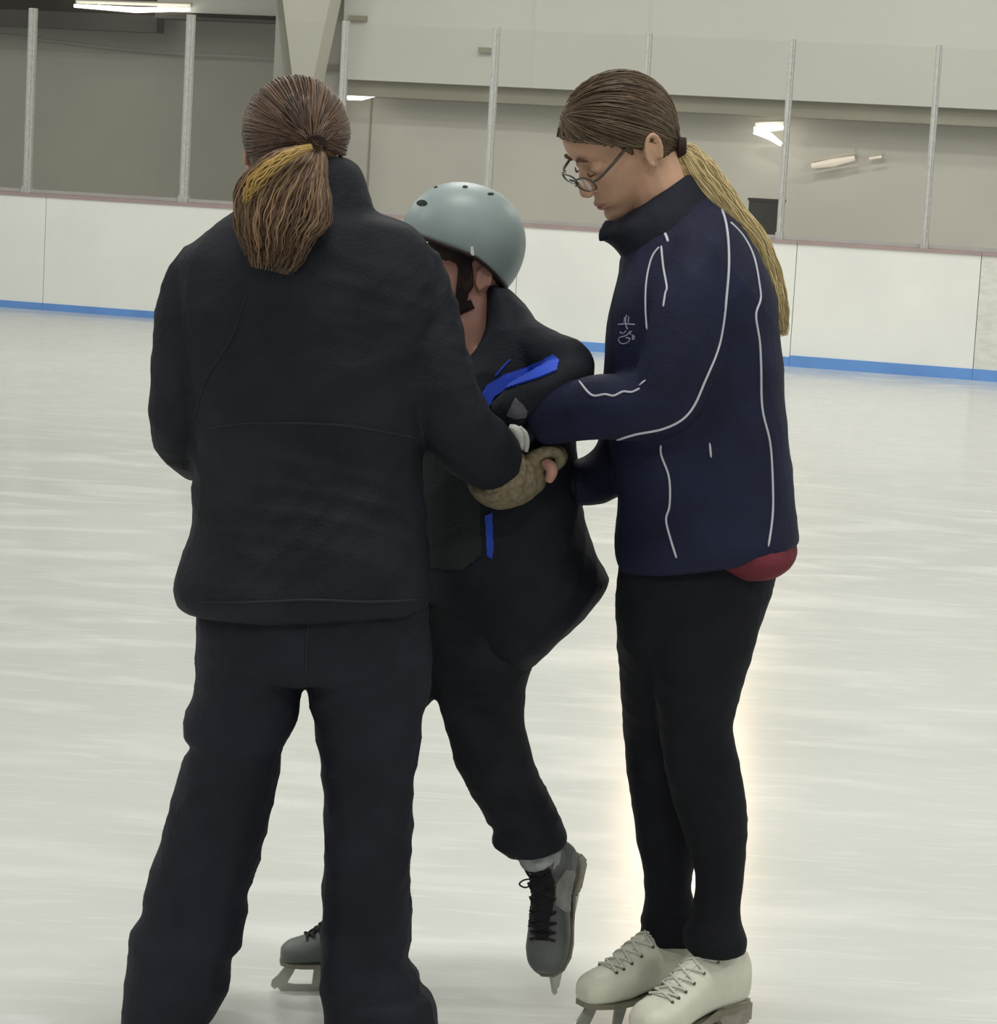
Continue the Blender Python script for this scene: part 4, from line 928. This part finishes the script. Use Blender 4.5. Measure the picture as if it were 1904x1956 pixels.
# hair
GI = HG.inverted()
cG = GI @ W(1176, 249, YC); cG.y = 0.0; R_G = (0.104, 0.086, 0.100)
tie_w = W(1297, 284, YC); tl_ = GI @ tie_w
def on_cap(px, py):     # point of the hair cap (near side) under a photo point, in head space
    o_ = GI @ CP; d_ = (GI.to_3x3() @ ray(px, py)); o2 = Vector(((o_.x-cG.x)/R_G[0], o_.y/R_G[1], (o_.z-cG.z)/R_G[2])); d2 = Vector((d_.x/R_G[0], d_.y/R_G[1], d_.z/R_G[2]))
    A = d2.dot(d2); B = 2*o2.dot(d2); C_ = o2.dot(o2)-1; D = B*B-4*A*C_
    return o_+d_*((-B-math.sqrt(max(D, 0)))/(2*A))
hl_pts = [on_cap(*q) for q in ((1082, 263), (1110, 272), (1150, 280), (1190, 284), (1222, 276))]
hl_k, hl_m = np.polyfit([q.x for q in hl_pts], [q.z for q in hl_pts], 1)
xe = on_cap(1262, 300).x
print('HAIRLINE', hl_k, hl_m, xe, cG, [tuple(q) for q in hl_pts])
def hl_line(x): return hl_m+hl_k*x if x > xe else -0.06
def hair_keep(q): return q.z > hl_line(q.x)
bm = bmesh.new(); ball(bm, (0, 0, 0), 1.0, seg=64, rg=40)
for v in bm.verts: v.co = Vector((cG.x+v.co.x*R_G[0]*0.98, v.co.y*R_G[1]*0.98, cG.z+v.co.z*R_G[2]*0.98))
bmesh.ops.delete(bm, geom=[f for f in bm.faces if not hair_keep(f.calc_center_median())], context='FACES')
for v in bm.verts: v.co = HG @ v.co
hg = smooth(obj('hair', bm, 'cap_girl', pg)); hg['label'] = 'light brown hair pulled back'
tieG = Vector(((tl_.x-cG.x)/R_G[0], (tl_.y-cG.y)/R_G[1]*0.3, (tl_.z-cG.z)/R_G[2]))
st = []
while len(st) < 1500:
    v = Vector((random.gauss(0, 1), random.gauss(0, 1), random.gauss(0, 1))).normalized()
    q = Vector((cG.x+v.x*R_G[0], v.y*R_G[1], cG.z+v.z*R_G[2]))
    if not hair_keep(q): continue
    # favour starts along the hairline so the combing reads front to back
    if not hair_keep(q+Vector((0.006, 0, -0.014))) or random.random() < 0.35: st.append(v)
strands('hair_strand_layer', scalp_paths(HG, cG, R_G, st, tieG, 10, (0.0, 0.003), 0.01, end=tie_w, line=hl_line), [random.uniform(0.0007, 0.0014) for _ in st], 'hair_girl', hg)['kind'] = 'stuff'
for s in (1, -1):
    bm = bmesh.new(); tubew(bm, [HG @ Vector((0.020, s*0.070, 0.046)), HG @ Vector((0.016, s*0.071, 0.020)), HG @ Vector((0.012, s*0.069, -0.002))], [0.016, 0.010, 0.002], 8, sub=3, flat=((0, 1, 0), 0.35)); smooth(obj('sideburn', bm, 'cap_girl', hg))
tp_ = tie_w
bm = bmesh.new()
for k in range(3): tubew(bm, [tp_+Vector((0.004*k, 0.017*math.cos(a), 0.017*math.sin(a))) for a in np.linspace(0, 6.2, 16)], [0.0042]*16, 6)
smooth(obj('hair_tie', bm, 'tie', hg))
YP = YC
strands('ponytail', tail_paths([(1296, 282, YC, 14), (1312, 296, YC-.005, 24), (1334, 328, YC-.01, 34), (1366, 370, YC-.015, 33), (1402, 412, YC-.015, 26), (1440, 458, YC-.01, 25), (1464, 510, YC, 24), (1482, 570, YC, 22), (1492, 620, YC, 15), (1497, 645, YC, 9)], 900, dropmin=0.72), [random.uniform(0.0006, 0.0014) for _ in range(900)], 'hair_blonde', hg)['label'] = 'long blonde ponytail'
# white figure skates
t1 = Vector((-0.84, -0.54, 0)); t2 = Vector((-0.72, -0.69, 0))
l1 = W(1284, 1790, YF); l2 = W(1368, 1800, YN)
skate(pg, (l1.x+t1.x*0.060, l1.y+t1.y*0.066, 0), t1, (0, 0, 1), 1.04, 'boot_white', 'boot_white', 'lace_white', shaft=0.127, bow=False, label='white figure skate farther from the camera')
skate(pg, (l2.x+t2.x*0.062+0.004, l2.y+t2.y*0.066, 0), t2, (0, 0, 1), 1.04, 'boot_white', 'boot_white', 'lace_white', shaft=0.127, bow=False, label='white figure skate nearer the camera')

for o in bpy.data.objects:
    if '_base' in o: del o['_base']
